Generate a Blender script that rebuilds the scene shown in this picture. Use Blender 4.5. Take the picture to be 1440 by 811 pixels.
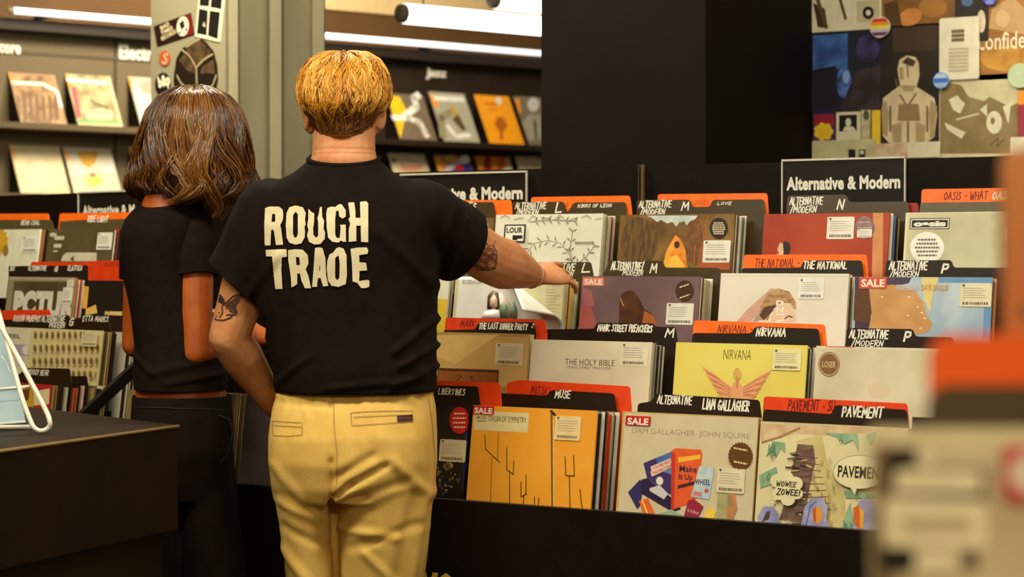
import bpy, bmesh, math, random
from mathutils import Vector, Matrix, noise
from mathutils.geometry import tessellate_polygon
from mathutils.bvhtree import BVHTree

for _o in list(bpy.data.objects):
    bpy.data.objects.remove(_o, do_unlink=True)
SC = bpy.context.scene
COL = SC.collection
random.seed(7)

# ------------------------------------------------------------------ camera, light, exposure
FPX = 3000.0                       # focal length in pixels of a 1440 wide frame (75 mm)
TH = math.radians(33)
PITCH = math.atan(43.5 / FPX)
CAM = Vector((0, 0, 1.34))
cam_d = bpy.data.cameras.new('camera'); cam = bpy.data.objects.new('camera', cam_d); COL.objects.link(cam)
cam.location = CAM; cam.rotation_euler = (math.pi / 2 - PITCH, 0, TH)
cam_d.sensor_width = 36; cam_d.lens = FPX / 1440 * 36; cam_d.clip_end = 60; cam_d.clip_start = 0.05
cam_d.dof.use_dof = True; cam_d.dof.focus_distance = 4.62; cam_d.dof.aperture_fstop = 5.0
SC.camera = cam
SC.view_settings.view_transform = 'Standard'; SC.view_settings.look = 'None'
SC.view_settings.exposure = -0.75; SC.view_settings.gamma = 1.0
SC.view_settings.use_curve_mapping = False

W = bpy.data.worlds.new('world'); SC.world = W; W.use_nodes = True
W.node_tree.nodes['Background'].inputs[0].default_value = (1.0, 0.50, 0.15, 1)
W.node_tree.nodes['Background'].inputs[1].default_value = 0.22

_c, _s = math.cos(TH), math.sin(TH)
def cam2shop(a, b, z):             # camera-aligned metres (right, forward) to shop axes
    return Vector((_c * a - _s * b, _s * a + _c * b, z))
FW = Vector((-_s * math.cos(PITCH), _c * math.cos(PITCH), -math.sin(PITCH)))
RT = Vector((_c, _s, 0)); UP = RT.cross(FW)
def ray(px, py):
    return FW + RT * ((px - 720) / FPX) + UP * ((405.5 - py) / FPX)
def at(px, py, d):
    return CAM + ray(px, py) * d
def onz(px, py, z):
    r = ray(px, py); return CAM + r * ((z - CAM.z) / r.z)

def area(name, loc, rot, sx, sy, power, col=(1, 0.86, 0.66)):
    l = bpy.data.lights.new(name, 'AREA'); l.shape = 'RECTANGLE'; l.size = sx; l.size_y = sy
    l.energy = power; l.color = col
    o = bpy.data.objects.new(name, l); COL.objects.link(o); o.location = loc; o.rotation_euler = rot
    return o
# unseen area lights; aisle and rear for overhead strip lights, others added to brighten
area('aisle_luminaire', cam2shop(0.55, 3.35, 3.05), (0, 0, TH), 2.6, 0.4, 108, (1, .97, .80))
area('aisle_luminaire', cam2shop(-1.75, 3.15, 3.05), (0, 0, TH), 1.8, 0.4, 125, (1, .92, .70))
area('rear_luminaire', cam2shop(0.3, 0.4, 3.05), (math.radians(30), 0, TH), 3.0, 0.5, 46, (1, .82, .50))
area('front_fill', cam2shop(0.7, -0.7, 2.7), (math.radians(48), 0, TH), 1.0, 0.3, 60, (1, .87, .58))  # added fill for the foreground sleeve
area('hall_fill', cam2shop(-2.6, 9.0, 3.35), (math.radians(52), 0, TH + math.radians(28)), 3.0, 0.5, 85, (1, .93, .66))  # added to brighten the left of the far wall
area('hall_fill', cam2shop(-0.9, 10.0, 3.35), (math.radians(50), 0, TH - math.radians(5)), 1.6, 0.5, 220, (1, .9, .70))  # added to brighten the Jazz display
area('hall_fill', cam2shop(-0.9, 5.75, 3.3), (math.radians(32), 0, TH), 1.6, 0.4, 210, (1, .95, .72))  # added to brighten the grey column
area('side_fill', cam2shop(1.6, 5.6, 3.0), (math.radians(20), 0, TH), 1.6, 0.4, 34, (1, .93, .74))  # added fill over the right end

# ------------------------------------------------------------------ materials
def lin(v):
    v /= 255.0
    return v / 12.92 if v <= 0.04045 else ((v + 0.055) / 1.055) ** 2.4
_mats = {}
def M(rgb, rough=0.5, rgb2=None, scale=30.0, spec=0.4, bump=0.0, coat=0.0, sss=0.0, emit=0.0, metal=0.0, stretch=None, detail=3.0, lo=0.4, hi=0.62, bscale=None):
    key = (rgb, rough, rgb2, scale, spec, bump, coat, sss, emit, metal, stretch, detail, lo, hi, bscale)
    if key in _mats: return _mats[key]
    m = bpy.data.materials.new('paint_%d_%d_%d' % rgb); m.use_nodes = True
    nt = m.node_tree; b = nt.nodes['Principled BSDF']
    c1 = tuple(lin(v) for v in rgb) + (1,)
    b.inputs['Base Color'].default_value = c1
    b.inputs['Roughness'].default_value = rough
    b.inputs['Specular IOR Level'].default_value = spec
    b.inputs['Metallic'].default_value = metal
    if coat: b.inputs['Coat Weight'].default_value = coat; b.inputs['Coat Roughness'].default_value = 0.12
    if sss:
        b.inputs['Subsurface Weight'].default_value = sss
        b.inputs['Subsurface Radius'].default_value = (0.012, 0.004, 0.002)
    tc = nt.nodes.new('ShaderNodeTexCoord'); src = tc.outputs['Object']
    if stretch:
        mp = nt.nodes.new('ShaderNodeMapping'); mp.inputs['Scale'].default_value = stretch
        nt.links.new(src, mp.inputs['Vector']); src = mp.outputs['Vector']
    n = nt.nodes.new('ShaderNodeTexNoise'); n.inputs['Scale'].default_value = scale; n.inputs['Detail'].default_value = detail
    nt.links.new(src, n.inputs['Vector'])
    r = nt.nodes.new('ShaderNodeValToRGB')
    if rgb2 is None: c2 = tuple(min(1, v * 0.9) for v in c1[:3]) + (1,)
    else: c2 = tuple(lin(v) for v in rgb2) + (1,)
    r.color_ramp.elements[0].position = lo; r.color_ramp.elements[1].position = hi
    r.color_ramp.elements[0].color = c1; r.color_ramp.elements[1].color = c2
    nt.links.new(n.outputs['Fac'], r.inputs['Fac']); nt.links.new(r.outputs['Color'], b.inputs['Base Color'])
    if bump:
        bp = nt.nodes.new('ShaderNodeBump'); bp.inputs['Strength'].default_value = bump; bp.inputs['Distance'].default_value = 0.004
        n2 = nt.nodes.new('ShaderNodeTexNoise'); n2.inputs['Scale'].default_value = bscale or scale * 3; n2.inputs['Detail'].default_value = 4
        nt.links.new(src, n2.inputs['Vector'])
        nt.links.new(n2.outputs['Fac'], bp.inputs['Height']); nt.links.new(bp.outputs['Normal'], b.inputs['Normal'])
    if emit:
        b.inputs['Emission Color'].default_value = c1; b.inputs['Emission Strength'].default_value = emit
    _mats[key] = m
    return m
BLACK = (26, 20, 16)
RACK = M((19, 11, 7), 0.5, (23, 14, 9), spec=.15)
INK = M((24, 18, 16), 0.5)
WHITE = M((236, 230, 212), 0.45)
CREAM = M((226, 214, 182), 0.45)
LBL = M((232, 228, 212), 0.4)
LGREY = M((190, 182, 160), 0.5)
RED = M((196, 30, 28), 0.4)
OR1 = M((246, 110, 22), 0.4, (238, 100, 18))
OR2 = M((228, 66, 18), 0.4, (216, 58, 16))
DRED = M((120, 20, 14), 0.5)
OLIVE = M((66, 51, 27), 0.35)
CARD = M((36, 24, 14), 0.32)
KRAFT = M((120, 78, 36), 0.5)

# ------------------------------------------------------------------ scene-tree helpers
def tag(o, label, cat, group=None, kind=None):
    o['label'] = label; o['category'] = cat
    if group: o['group'] = group
    if kind: o['kind'] = kind
    return o
def thing(name, label, cat, mtx, group=None):
    o = bpy.data.objects.new(name, None); COL.objects.link(o); o.empty_display_size = 0.05
    o.matrix_world = mtx
    return tag(o, label, cat, group)

class MB:
    """collects shapes with materials and links them as one mesh object"""
    def __init__(s): s.v = []; s.f = []; s.m = []; s.mats = []
    def mi(s, m):
        if m not in s.mats: s.mats.append(m)
        return s.mats.index(m)
    def add(s, vs, fs, m):
        k = len(s.v); i = s.mi(m); s.v += [tuple(p) for p in vs]
        for f in fs: s.f.append(tuple(q + k for q in f)); s.m.append(i)
    def box(s, x0, x1, y0, y1, z0, z1, m, mtx=None):
        vs = [Vector((x, y, z)) for z in (z0, z1) for y in (y0, y1) for x in (x0, x1)]
        if mtx: vs = [mtx @ p for p in vs]
        s.add(vs, [(0, 2, 3, 1), (4, 5, 7, 6), (0, 1, 5, 4), (2, 6, 7, 3), (0, 4, 6, 2), (1, 3, 7, 5)], m)
    def prism(s, pts, a, b, m, axis='y'):
        """pts 2D loop, extruded along axis between a and b"""
        n = len(pts)
        def mk(p, t):
            return {'y': (p[0], t, p[1]), 'x': (t, p[0], p[1]), 'z': (p[0], p[1], t)}[axis]
        vs = [mk(p, a) for p in pts] + [mk(p, b) for p in pts]
        tri = tessellate_polygon([[Vector((p[0], p[1], 0)) for p in pts]])
        fs = [tuple(t) for t in tri] + [tuple(q + n for q in reversed(t)) for t in tri]
        fs += [(i, (i + 1) % n, (i + 1) % n + n, i + n) for i in range(n)]
        s.add(vs, fs, m)
    def flat(s, loops, y, m, mp=None):
        """filled polygon (first loop outer, rest holes) in the x,z plane at depth y"""
        ls = [[Vector((p[0], p[1], 0)) for p in l] for l in loops]
        tri = tessellate_polygon(ls); pts = [p for l in loops for p in l]
        s.add([(p[0], y, p[1]) for p in pts], [tuple(t) for t in tri], m)
    def tube(s, pts, r, m, n=8, closed=False, taper=None):
        pts = [Vector(p) for p in pts]; k = len(pts); rings = []
        up = Vector((0.123, 0.31, 0.94)).normalized()
        for i, p in enumerate(pts):
            a = pts[(i - 1) % k] if (i or closed) else p
            b = pts[(i + 1) % k] if (i < k - 1 or closed) else p
            t = (b - a).normalized(); u = t.cross(up)
            if u.length < 1e-3: u = t.cross(Vector((1, 0, 0)))
            u.normalize(); w = t.cross(u); rr = r if taper is None else taper[i]
            rings.append([p + u * math.cos(2 * math.pi * j / n) * rr + w * math.sin(2 * math.pi * j / n) * rr for j in range(n)])
        vs = [q for g in rings for q in g]; fs = []
        for i in range(k if closed else k - 1):
            i2 = (i + 1) % k
            for j in range(n):
                fs.append((i * n + j, i * n + (j + 1) % n, i2 * n + (j + 1) % n, i2 * n + j))
        if not closed:
            fs.append(tuple(range(n - 1, -1, -1))); fs.append(tuple((k - 1) * n + j for j in range(n)))
        s.add(vs, fs, m)
    def build(s, name, parent=None, smooth=False, mtx=None, norm=True):
        me = bpy.data.meshes.new(name); me.from_pydata(s.v, [], s.f)
        for m in s.mats: me.materials.append(m)
        me.polygons.foreach_set('material_index', s.m)
        if smooth: me.polygons.foreach_set('use_smooth', [True] * len(s.f))
        me.update()
        if norm:
            bm = bmesh.new(); bm.from_mesh(me); bmesh.ops.recalc_face_normals(bm, faces=bm.faces); bm.to_mesh(me); bm.free()
        o = bpy.data.objects.new(name, me); COL.objects.link(o)
        if parent: o.parent = parent
        if mtx: o.matrix_world = mtx
        return o

def bevel(o, w, seg=2):
    b = o.modifiers.new('bevel', 'BEVEL'); b.width = w; b.segments = seg; b.limit_method = 'ANGLE'
    return o

# ------------------------------------------------------------------ lettering
_txt = {}
def text_tris(t, off=0.0, shear=0.0):
    k = (t, off, shear)
    if k in _txt: return _txt[k]
    cu = bpy.data.curves.new('t', 'FONT'); cu.body = t; cu.size = 1; cu.offset = off; cu.resolution_u = 3; cu.shear = shear
    cu.space_character = 1.0 + off * 1.2
    ob = bpy.data.objects.new('t', cu); COL.objects.link(ob)
    dg = bpy.context.evaluated_depsgraph_get()
    me = bpy.data.meshes.new_from_object(ob.evaluated_get(dg))
    vs = [(v.co.x, v.co.y) for v in me.vertices]; fs = [tuple(p.vertices) for p in me.polygons]
    bpy.data.objects.remove(ob); bpy.data.curves.remove(cu); bpy.data.meshes.remove(me)
    x0 = min(v[0] for v in vs); x1 = max(v[0] for v in vs); y0 = min(v[1] for v in vs); y1 = max(v[1] for v in vs)
    vs = [((x - x0) / (x1 - x0), (y - y0) / (y1 - y0)) for x, y in vs]
    _txt[k] = (vs, fs); return _txt[k]

SF = {  # single-stroke capitals for marker-pen handwriting, unit box
'A': [[(0, 0), (.35, 1), (.7, 0)], [(.12, .38), (.6, .38)]], 'B': [[(0, 0), (0, 1), (.45, .95), (.5, .7), (.1, .52), (.6, .4), (.55, .08), (0, 0)]],
'C': [[(.6, .85), (.3, 1), (.05, .6), (.1, .15), (.4, 0), (.65, .15)]], 'D': [[(0, 0), (0, 1), (.45, .85), (.6, .5), (.4, .1), (0, 0)]],
'E': [[(.55, 1), (0, 1), (0, 0), (.55, 0)], [(0, .52), (.45, .52)]], 'F': [[(.55, 1), (0, 1), (0, 0)], [(0, .55), (.45, .55)]],
'G': [[(.6, .85), (.3, 1), (.05, .6), (.1, .15), (.4, 0), (.62, .15), (.62, .45), (.35, .45)]], 'H': [[(0, 0), (0, 1)], [(.6, 0), (.6, 1)], [(0, .5), (.6, .5)]],
'I': [[(.12, 0), (.12, 1)]], 'J': [[(.5, 1), (.5, .2), (.3, 0), (.05, .2)]], 'K': [[(0, 0), (0, 1)], [(.55, 1), (.05, .45), (.6, 0)]],
'L': [[(0, 1), (0, 0), (.55, .03)]], 'M': [[(0, 0), (.08, 1), (.38, .35), (.68, 1), (.78, 0)]], 'N': [[(0, 0), (.05, 1), (.55, 0), (.6, 1)]],
'O': [[(.3, 1), (.03, .7), (.05, .2), (.32, 0), (.6, .25), (.58, .75), (.3, 1)]], 'P': [[(0, 0), (0, 1), (.45, .95), (.52, .65), (.35, .45), (0, .45)]],
'R': [[(0, 0), (0, 1), (.45, .93), (.5, .65), (.05, .48), (.55, 0)]], 'S': [[(.55, .88), (.3, 1), (.08, .78), (.5, .4), (.45, .08), (.2, 0), (0, .15)]],
'T': [[(0, 1), (.7, 1)], [(.35, 1), (.33, 0)]], 'U': [[(0, 1), (.02, .2), (.3, 0), (.55, .2), (.6, 1)]], 'V': [[(0, 1), (.3, 0), (.62, 1)]],
'W': [[(0, 1), (.2, 0), (.42, .7), (.62, 0), (.85, 1)]], 'X': [[(0, 0), (.6, 1)], [(0, 1), (.6, 0)]], 'Y': [[(0, 1), (.3, .5), (.6, 1)], [(.3, .5), (.28, 0)]],
'Z': [[(0, 1), (.6, 1), (0, 0), (.6, 0)]], '-': [[(.05, .45), (.4, .45)]], '/': [[(0, -.1), (.4, 1.1)]], ':': [[(.1, .2), (.1, .3)], [(.1, .7), (.1, .8)]],
'!': [[(.1, 1), (.1, .35)], [(.1, .1), (.1, .02)]], '&': [[(.6, 0), (.1, .75), (.3, 1), (.45, .75), (.05, .3), (.25, 0), (.6, .4)]], ' ': [], '1': [[(.1, 0), (.1, 1)]], '2': [[(0, .8), (.3, 1), (.55, .75), (0, 0), (.6, 0)]]}
def hand(t, seed=0):
    rnd = random.Random(sum(ord(c) * (i + 3) for i, c in enumerate(t)) + seed); x = 0; out = []
    for ch in t:
        st = SF.get(ch, [])
        w = max([p[0] for q in st for p in q] or [.3])
        dy = rnd.uniform(-.06, .06); sc = rnd.uniform(.92, 1.06)
        for q in st:
            out.append([(x + p[0] * sc + p[1] * .16, p[1] * sc + dy) for p in q])
        x += w + .24
    xm = max([p[0] for q in out for p in q]); 
    return [[(p[0] / xm, p[1]) for p in q] for q in out], xm

# ------------------------------------------------------------------ frames and flat printed goods
class Frame:
    """a vertical furniture frame: u along it (to the right), v into it"""
    def __init__(s, o, ang):
        s.o = Vector((o[0], o[1], 0)); s.a = ang
        s.u = Vector((math.cos(ang), math.sin(ang), 0)); s.n = Vector((-math.sin(ang), math.cos(ang), 0))
    def pt(s, u, v, z): return s.o + s.u * u + s.n * v + Vector((0, 0, z))
    def hit(s, px, py, v):
        r = ray(px, py); t = (v - (CAM - s.o).dot(s.n)) / r.dot(s.n); p = CAM + r * t
        return (p - s.o).dot(s.u), p.z
    def mtx(s, u, v, z, lean=0.0, roll=0.0, yaw=0.0):
        return Matrix.Translation(s.pt(u, v, z)) @ Matrix.Rotation(s.a + yaw, 4, 'Z') @ Matrix.Rotation(-lean, 4, 'X') @ Matrix.Rotation(roll, 4, 'Y')

class Sheet(MB):
    """a flat thing with printing on its front; local x right, z up, front at y=0 facing -y"""
    def __init__(s, mtx, w, h, th=0.0035):
        super().__init__(); s.mtx = mtx; s.inv = mtx.inverted(); s.w = w; s.h = h; s.th = th; s.lay = 0
    def base(s, m, edge=None, r=0.0):
        if r:
            s.prism(rrect(-s.w / 2, s.w / 2, 0, s.h, r), 0, s.th, m)
        else:
            s.box(-s.w / 2, s.w / 2, 0, s.th, 0, s.h, m)
        return s
    def L(s, px, py, clamp=True):
        o = s.inv @ CAM; d = s.inv.to_3x3() @ ray(px, py); t = -o.y / d.y; p = o + d * t
        x, z = p.x, p.z
        if clamp:
            x = max(-s.w / 2 + .0004, min(s.w / 2 - .0004, x)); z = max(.0004, min(s.h - .0004, z))
        return (x, z)
    def nxt(s): s.lay += 1; return -0.00007 * s.lay
    def poly(s, m, pts, holes=()):
        s.flat([[s.L(*p) for p in pts]] + [[s.L(*p) for p in h] for h in holes], s.nxt(), m)
    def ell(s, m, cx, cy, rx, ry, n=24, a=0.0, jag=0.0, ring=None):
        def lp(k):
            out = []
            for i in range(n):
                t = 2 * math.pi * i / n; q = k * (1 + (jag if i % 2 else -jag))
                x, y = rx * q * math.cos(t), ry * q * math.sin(t)
                out.append((cx + x * math.cos(a) - y * math.sin(a), cy + x * math.sin(a) + y * math.cos(a)))
            return out
        s.poly(m, lp(1), [lp(ring)] if ring else ())
    def rect(s, m, x0, y0, x1, y1):
        a = s.L(x0, y0); b = s.L(x1, y1)
        s.flat([[(a[0], a[1]), (b[0], a[1]), (b[0], min(a[1], b[1]) if False else b[1] + 0), (a[0], b[1])]], s.nxt(), m)
    def line(s, m, pts, wpx, w2=None):
        """stroke through pixel points"""
        y = s.nxt(); P = [Vector(s.L(*p)) for p in pts]; k = (Vector(s.L(pts[0][0] + 1, pts[0][1], False)) - Vector(s.L(*pts[0], False))).length
        s.strokes(m, [P], wpx * k, y)
    def strokes(s, m, polys, w, y):
        for P in polys:
            P = [Vector(p) for p in P]
            for a, b in zip(P, P[1:]):
                d = b - a
                if d.length < 1e-6: continue
                d.normalize(); n = Vector((-d.y, d.x)) * (w / 2); e = d * (w * .4)
                q = [a - e - n, b + e - n, b + e + n, a - e + n]
                s.add([(p.x, y, p.y) for p in q], [(0, 1, 2, 3)], m)
    def text(s, m, t, x0, y0, x1, y1, off=0.0, rot=0.0):
        """typeset text filling the pixel box (top-left, bottom-right), along the sheet's own axes"""
        vs, fs = text_tris(t, off); a = s.L(x0, y0, False); b = s.L(x1, y1, False); h = s.L(x0, y1, False)[1]
        hh = a[1] - h; ww = b[0] - a[0]; y = s.nxt(); o = []
        for u, v in vs:
            x, z = u * ww, -hh + v * hh
            if rot: x, z = x * math.cos(rot) - z * math.sin(rot), x * math.sin(rot) + z * math.cos(rot)
            o.append((max(-s.w / 2, min(s.w / 2, a[0] + x)), y, a[1] + z))
        s.add(o, fs, m)
    def write(s, m, t, x0, y0, x1, y1, wt=0.13, seed=0):
        st, xm = hand(t, seed); a = s.L(x0, y0, False); b = s.L(x1, y1, False); hh = a[1] - s.L(x0, y1, False)[1]; ww = b[0] - a[0]
        P = [[(a[0] + u * ww, max(.001, a[1] - hh + v * hh)) for u, v in q] for q in st]
        s.strokes(m, P, wt * hh, s.nxt())

def rrect(x0, x1, z0, z1, r, n=4, low=False):
    out = []
    cs = [(x1 - r, z1 - r, 0), (x0 + r, z1 - r, 90)] + ([(x0 + r, z0 + r, 180), (x1 - r, z0 + r, 270)] if not low else [])
    for cx, cz, a0 in cs:
        for i in range(n + 1):
            t = math.radians(a0 + 90 * i / n); out.append((cx + r * math.cos(t), cz + r * math.sin(t)))
    if low: out += [(x0, z0), (x1, z0)]
    return out

# stickers that are parts of a sleeve
def price_label(root, sh, x0, y0, x1, y1, m=LBL, lay=8):
    p = Sheet(sh.mtx, sh.w, sh.h); p.lay = lay = sh.lay + lay - 5
    a = sh.L(x0, y0); b = sh.L(x1, y1); zb = sh.L(x0, y1)[1]
    y = p.nxt(); p.prism(rrect(a[0], b[0], zb, a[1], .003), y, y + .00015, m)
    y = p.nxt(); w = b[0] - a[0]; h = a[1] - zb; rnd = random.Random(int(x0 * 7))
    G = M((168, 160, 142), .5); x = a[0] + .1 * w
    for i in range(5):
        zz = a[1] - h * (.2 + .1 * i); p.flat([[(x, zz), (x + w * rnd.uniform(.5, .8), zz), (x + w * .7, zz - h * .03), (x, zz - h * .03)]], y, G)
    while x < a[0] + .88 * w:
        q = w * rnd.uniform(.02, .05); p.flat([[(x, zb + .2 * h), (x + q, zb + .2 * h), (x + q, zb + .08 * h), (x, zb + .08 * h)]], y, M((66, 54, 42), .5)); x += q + w * rnd.uniform(.015, .03)
    p.flat([[(a[0] + .06 * w, a[1] - .05 * h), (a[0] + .16 * w, a[1] - .05 * h), (a[0] + .14 * w, a[1] - .15 * h), (a[0] + .08 * w, a[1] - .15 * h)]], y, M((96, 84, 66), .5))
    o = p.build('price_label', root, norm=False); return o
def sale_sticker(root, sh, x0, y0, x1, y1, m=RED, lay=8):
    p = Sheet(sh.mtx, sh.w, sh.h); p.lay = lay = sh.lay + lay - 5
    p.rect(m, x0, y0, x1, y1); p.text(WHITE, 'SALE', x0 + (x1 - x0) * .08, y0 + (y1 - y0) * .2, x1 - (x1 - x0) * .08, y1 - (y1 - y0) * .16, .03)
    return p.build('sale_sticker', root, norm=False)
def round_sticker(root, sh, m, cx, cy, rx, ry, tm=None, lines=4, jag=0.0, lay=8, rot=0.0, ring=None, txt=None):
    p = Sheet(sh.mtx, sh.w, sh.h); p.lay = lay = sh.lay + lay - 5
    p.ell(m, cx, cy, rx, ry, n=48 if jag else 28, jag=jag)
    if ring: p.ell(ring, cx, cy, rx * .92, ry * .92, n=28, ring=.93)
    if tm:
        for i in range(lines):
            yy = cy + ry * (-.5 + 1.0 * i / max(1, lines - 1)); hw = rx * (.72 - .35 * abs(-.5 + i / max(1, lines - 1)))
            x = cx - hw; rnd = random.Random(i + int(cx))
            while x < cx + hw - 1:
                q = rnd.uniform(2.0, 4.5); e = min(q, cx + hw - x); dy = -(x - cx) * rot
                p.poly(tm, [(x, yy + dy - ry * .06), (x + e, yy + dy - e * rot - ry * .06), (x + e, yy + dy - e * rot + ry * .06), (x, yy + dy + ry * .06)]); x += q + .8
                p.lay = min(p.lay, lay + 3)
    if txt: p.text(txt[0], txt[1], cx - rx * .62, cy - ry * .25, cx + rx * .62, cy + ry * .25, .02)
    return p.build('round_sticker', root, norm=False)
# ------------------------------------------------------------------ the room
def struct(o): o['kind'] = 'structure'; return o
RF = Frame((0, 0), 0.0)                                   # main rack, also poster wall and pillar
ROWV = [3.868, 4.116, 4.331, 4.522]; LEAN = math.radians(8)
bw0 = at(680, 140, 12.8)
BF = Frame((bw0.x, bw0.y), TH + math.radians(40))         # far display wall
p2 = at(44, 461, 5.64)
_la = math.radians(-10); LN = Vector((-math.sin(_la), math.cos(_la), 0)); _o = p2 - LN * .248
LF = Frame((_o.x, _o.y), _la)                             # left rack, turned ten degrees
LV = [0.0, .248, .463, .654]

b = MB(); b.box(-14, 4, -3, 14, -.1, 0, M((52, 44, 36), 0.5, (42, 35, 29), 3)); struct(b.build('floor'))
b = MB(); b.box(-14, 4, -3, 14, 3.5, 3.6, M((150, 126, 92), 0.8)); struct(b.build('ceiling'))
zb = BF.hit(600, 24, .0)[1]
WALLM = M((92, 62, 26), 0.75, (82, 54, 22), 2)
b = MB(); b.box(-6, 6, .0, .15, 0, zb, WALLM); struct(b.build('wall_back', mtx=BF.mtx(0, .06, 0)))
b = MB(); b.box(-1.25, 6, -.02, .15, zb, 3.5, M((214, 184, 132), 0.8)); struct(b.build('wall_back_upper', mtx=BF.mtx(0, .06, 0)))
b = MB(); b.box(-6, -1.25, .0, .15, zb, 3.5, WALLM); struct(b.build('wall_back_side', mtx=BF.mtx(0, .06, 0)))

DK = M((18, 10, 6), .7, (15, 8, 4), 4, spec=.08)
pu = [RF.hit(px, 150, 5.506)[0] for px in (761, 992)]
b = MB(); b.box(pu[0], pu[1], 5.506, 6.235, 0, 3.5, DK); struct(b.build('trim_1'))            # black square pillar
b = MB(); b.box(pu[1] - .3, 1.0, 6.235, 6.38, 0, 3.5, M((60, 46, 32), 0.7)); struct(b.build('wall_right'))

# grey pilaster column, plan traced in camera-aligned metres
def cp(px, d): v = (px - 720) / FPX * d; q = cam2shop(v, d, 0); return (q.x, q.y)
plan = [cp(213, 7.15), cp(318, 6.98), cp(322, 6.95), cp(335, 6.97), cp(338, 7.06), cp(378, 7.22), cp(380, 7.14), cp(396, 7.18), cp(400, 7.26), cp(438, 7.42), cp(440, 7.36), cp(456, 7.4), cp(458, 8.0), cp(230, 8.0)]
COLM = M((146, 136, 108), 0.6, (138, 128, 101), 3)
b = MB(); b.prism(plan, 0, 3.5, COLM, 'z'); struct(b.build('trim_2'))

# ------------------------------------------------------------------ far display wall
def bz(px, py, v=0.0): return BF.hit(px, py, v)[1]
def bu(px, py, v=0.0): return BF.hit(px, py, v)[0]
ztube = bz(600, 62, -.16); zs1 = bz(650, 200, -.15); zs2 = bz(100, 273, -.15)
usp = bu(300, 150)
unitL = tag(bpy.data.objects.new('wall_display_unit', None), 'grey brown slatted record display behind the woman, with two ledges', 'shelving'); COL.objects.link(unitL); unitL.matrix_world = BF.mtx(-3, 0, 0)
unitR = tag(bpy.data.objects.new('wall_display_unit', None), 'dark brown record display with Jazz sign, behind the man with golden hair', 'shelving'); COL.objects.link(unitR); unitR.matrix_world = BF.mtx(0, 0, 0)
GB = M((112, 96, 68), 0.7, (92, 78, 54), 260, stretch=(1, 1, 2.2), lo=.35, hi=.7); DB = M((44, 30, 19), 0.6, (38, 26, 16), 6)
def part(mb, name, parent, smooth=False):
    o = mb.build(name, smooth=smooth); o.parent = parent; o.matrix_parent_inverse = parent.matrix_world.inverted(); return o
def BX(x0, x1, y0, y1, z0, z1, m): q = MB(); q.box(x0, x1, y0, y1, z0, z1, m, BF.mtx(0, 0, 0)); return q
for un, u0, u1, m, dm in ((unitL, -5.5, usp, GB, M((96, 80, 54), .6)), (unitR, usp + .005, 2.6, DB, M((40, 27, 17), .6))):
    zt = ztube - .085
    part(BX(u0, u1, 0, .04, .2, zt, m), 'back_panel', un)
    part(BX(u0, u1, -.10, .04, zt, ztube - .03, M((40, 28, 18), .6)), 'dark_strip', un)  # dark strip just below the tube
    for zs in (zs1, zs2):
        part(BX(u0, u1, -.19, 0, zs - .03, zs, dm), 'shelf', un)
    part(BX(u0, u1, -.3, 0, .0, .2, DB), 'plinth', un)
for px in (163,):
    u = bu(px, 120, -.001); part(BX(u - .012, u + .004, -.003, 0, .2, ztube - .085, M((60, 48, 34), .6)), 'panel_joint', unitL)
hb = bz(80, 78); 
part(BX(-5.5, usp, -.006, 0, hb - .004, hb + .012, M((86, 72, 50), .6)), 'header_trim', unitL)
def wall_text(un, t, x0, y0, x1, y1):
    u0, z0 = BF.hit(x0, y0, -.012); u1, _ = BF.hit(x1, y0, -.012); z1 = BF.hit(x0, y1, -.012)[1]
    vs, fs = text_tris(t, .035); q = MB()
    for k, v in ((0, -.012), (1, -.004)):
        q.add([BF.pt(u0 + a * (u1 - u0), v, z1 + c * (z0 - z1)) for a, c in vs], fs, WHITE)
    o = part(q, 'lettering', un); o['label'] = 'white raised letters'
wall_text(unitL, 'Hardcore', -34, 54, 29, 72); wall_text(unitL, 'Electronic', 168, 62, 246, 83)
wall_text(unitR, 'Jazz', 600, 95, 628, 111)

TUBE = M((244, 248, 250), 0.4, (243, 247, 250), emit=2.4)
BIGT = M((250, 248, 240), 0.4, (249, 247, 238), emit=5.0)
def strip(name, label, p0, p1, r, tm, capm, group=None):
    d = (p1 - p0).normalized(); root = thing(name, label, 'light', Matrix.Translation(p0), group)
    q = MB(); q.tube([p0, p1], r, tm, 14); o = part(q, 'diffuser', root, True)
    q = MB(); q.tube([p0 - d * .03, p0 - d * .022, p0], r * .9, capm, 14, taper=[r * .6, r * .9, r * .95]); part(q, 'end_cap', root, True)
    q = MB(); q.tube([p1, p1 + d * .05], r * 1.05, capm, 14); part(q, 'end_cap', root, True)
    return root
ul, zl = BF.hit(19, 16, -.16); ur, zr = BF.hit(775, 75, -.16)
t = strip('strip_light', 'thin white tube light running along the top of the far record displays', BF.pt(ul, -.16, ztube), BF.pt(2.2, -.16, ztube), .016, TUBE, M((140, 120, 90), .5))
for px in (60, 600): 
    u = bu(px, 60); q = MB(); q.box(u - .02, u + .02, -.16, .05, ztube - .01, ztube + .01, RACK, BF.mtx(0, 0, 0)); part(q, 'bracket', t)
CAPM = M((96, 82, 60), .6)
PF = Frame((at(660, 20, 9).x, at(660, 20, 9).y), TH + math.radians(40))
for (x0, y0, lab, r) in ((568, 19, 'thick white hanging light tube with grey cap, the lower of the two', .042), (697, -1, 'thick white hanging light tube with grey cap, cut by the top of the photo', .0421)):
    v = 0.0 if y0 > 5 else -.15
    u0, z0 = PF.hit(x0, y0, v)
    root = strip('pendant_light', lab, PF.pt(u0, v, z0), PF.pt(u0 + 2.4, v, z0), r, BIGT, CAPM)
    for du in (.1, 2.2):
        q = MB(); q.tube([PF.pt(u0 + du, v, z0 + r), PF.pt(u0 + du, v, 3.5)], .004, CAPM, 6); part(q, 'suspension_wire', root)

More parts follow.
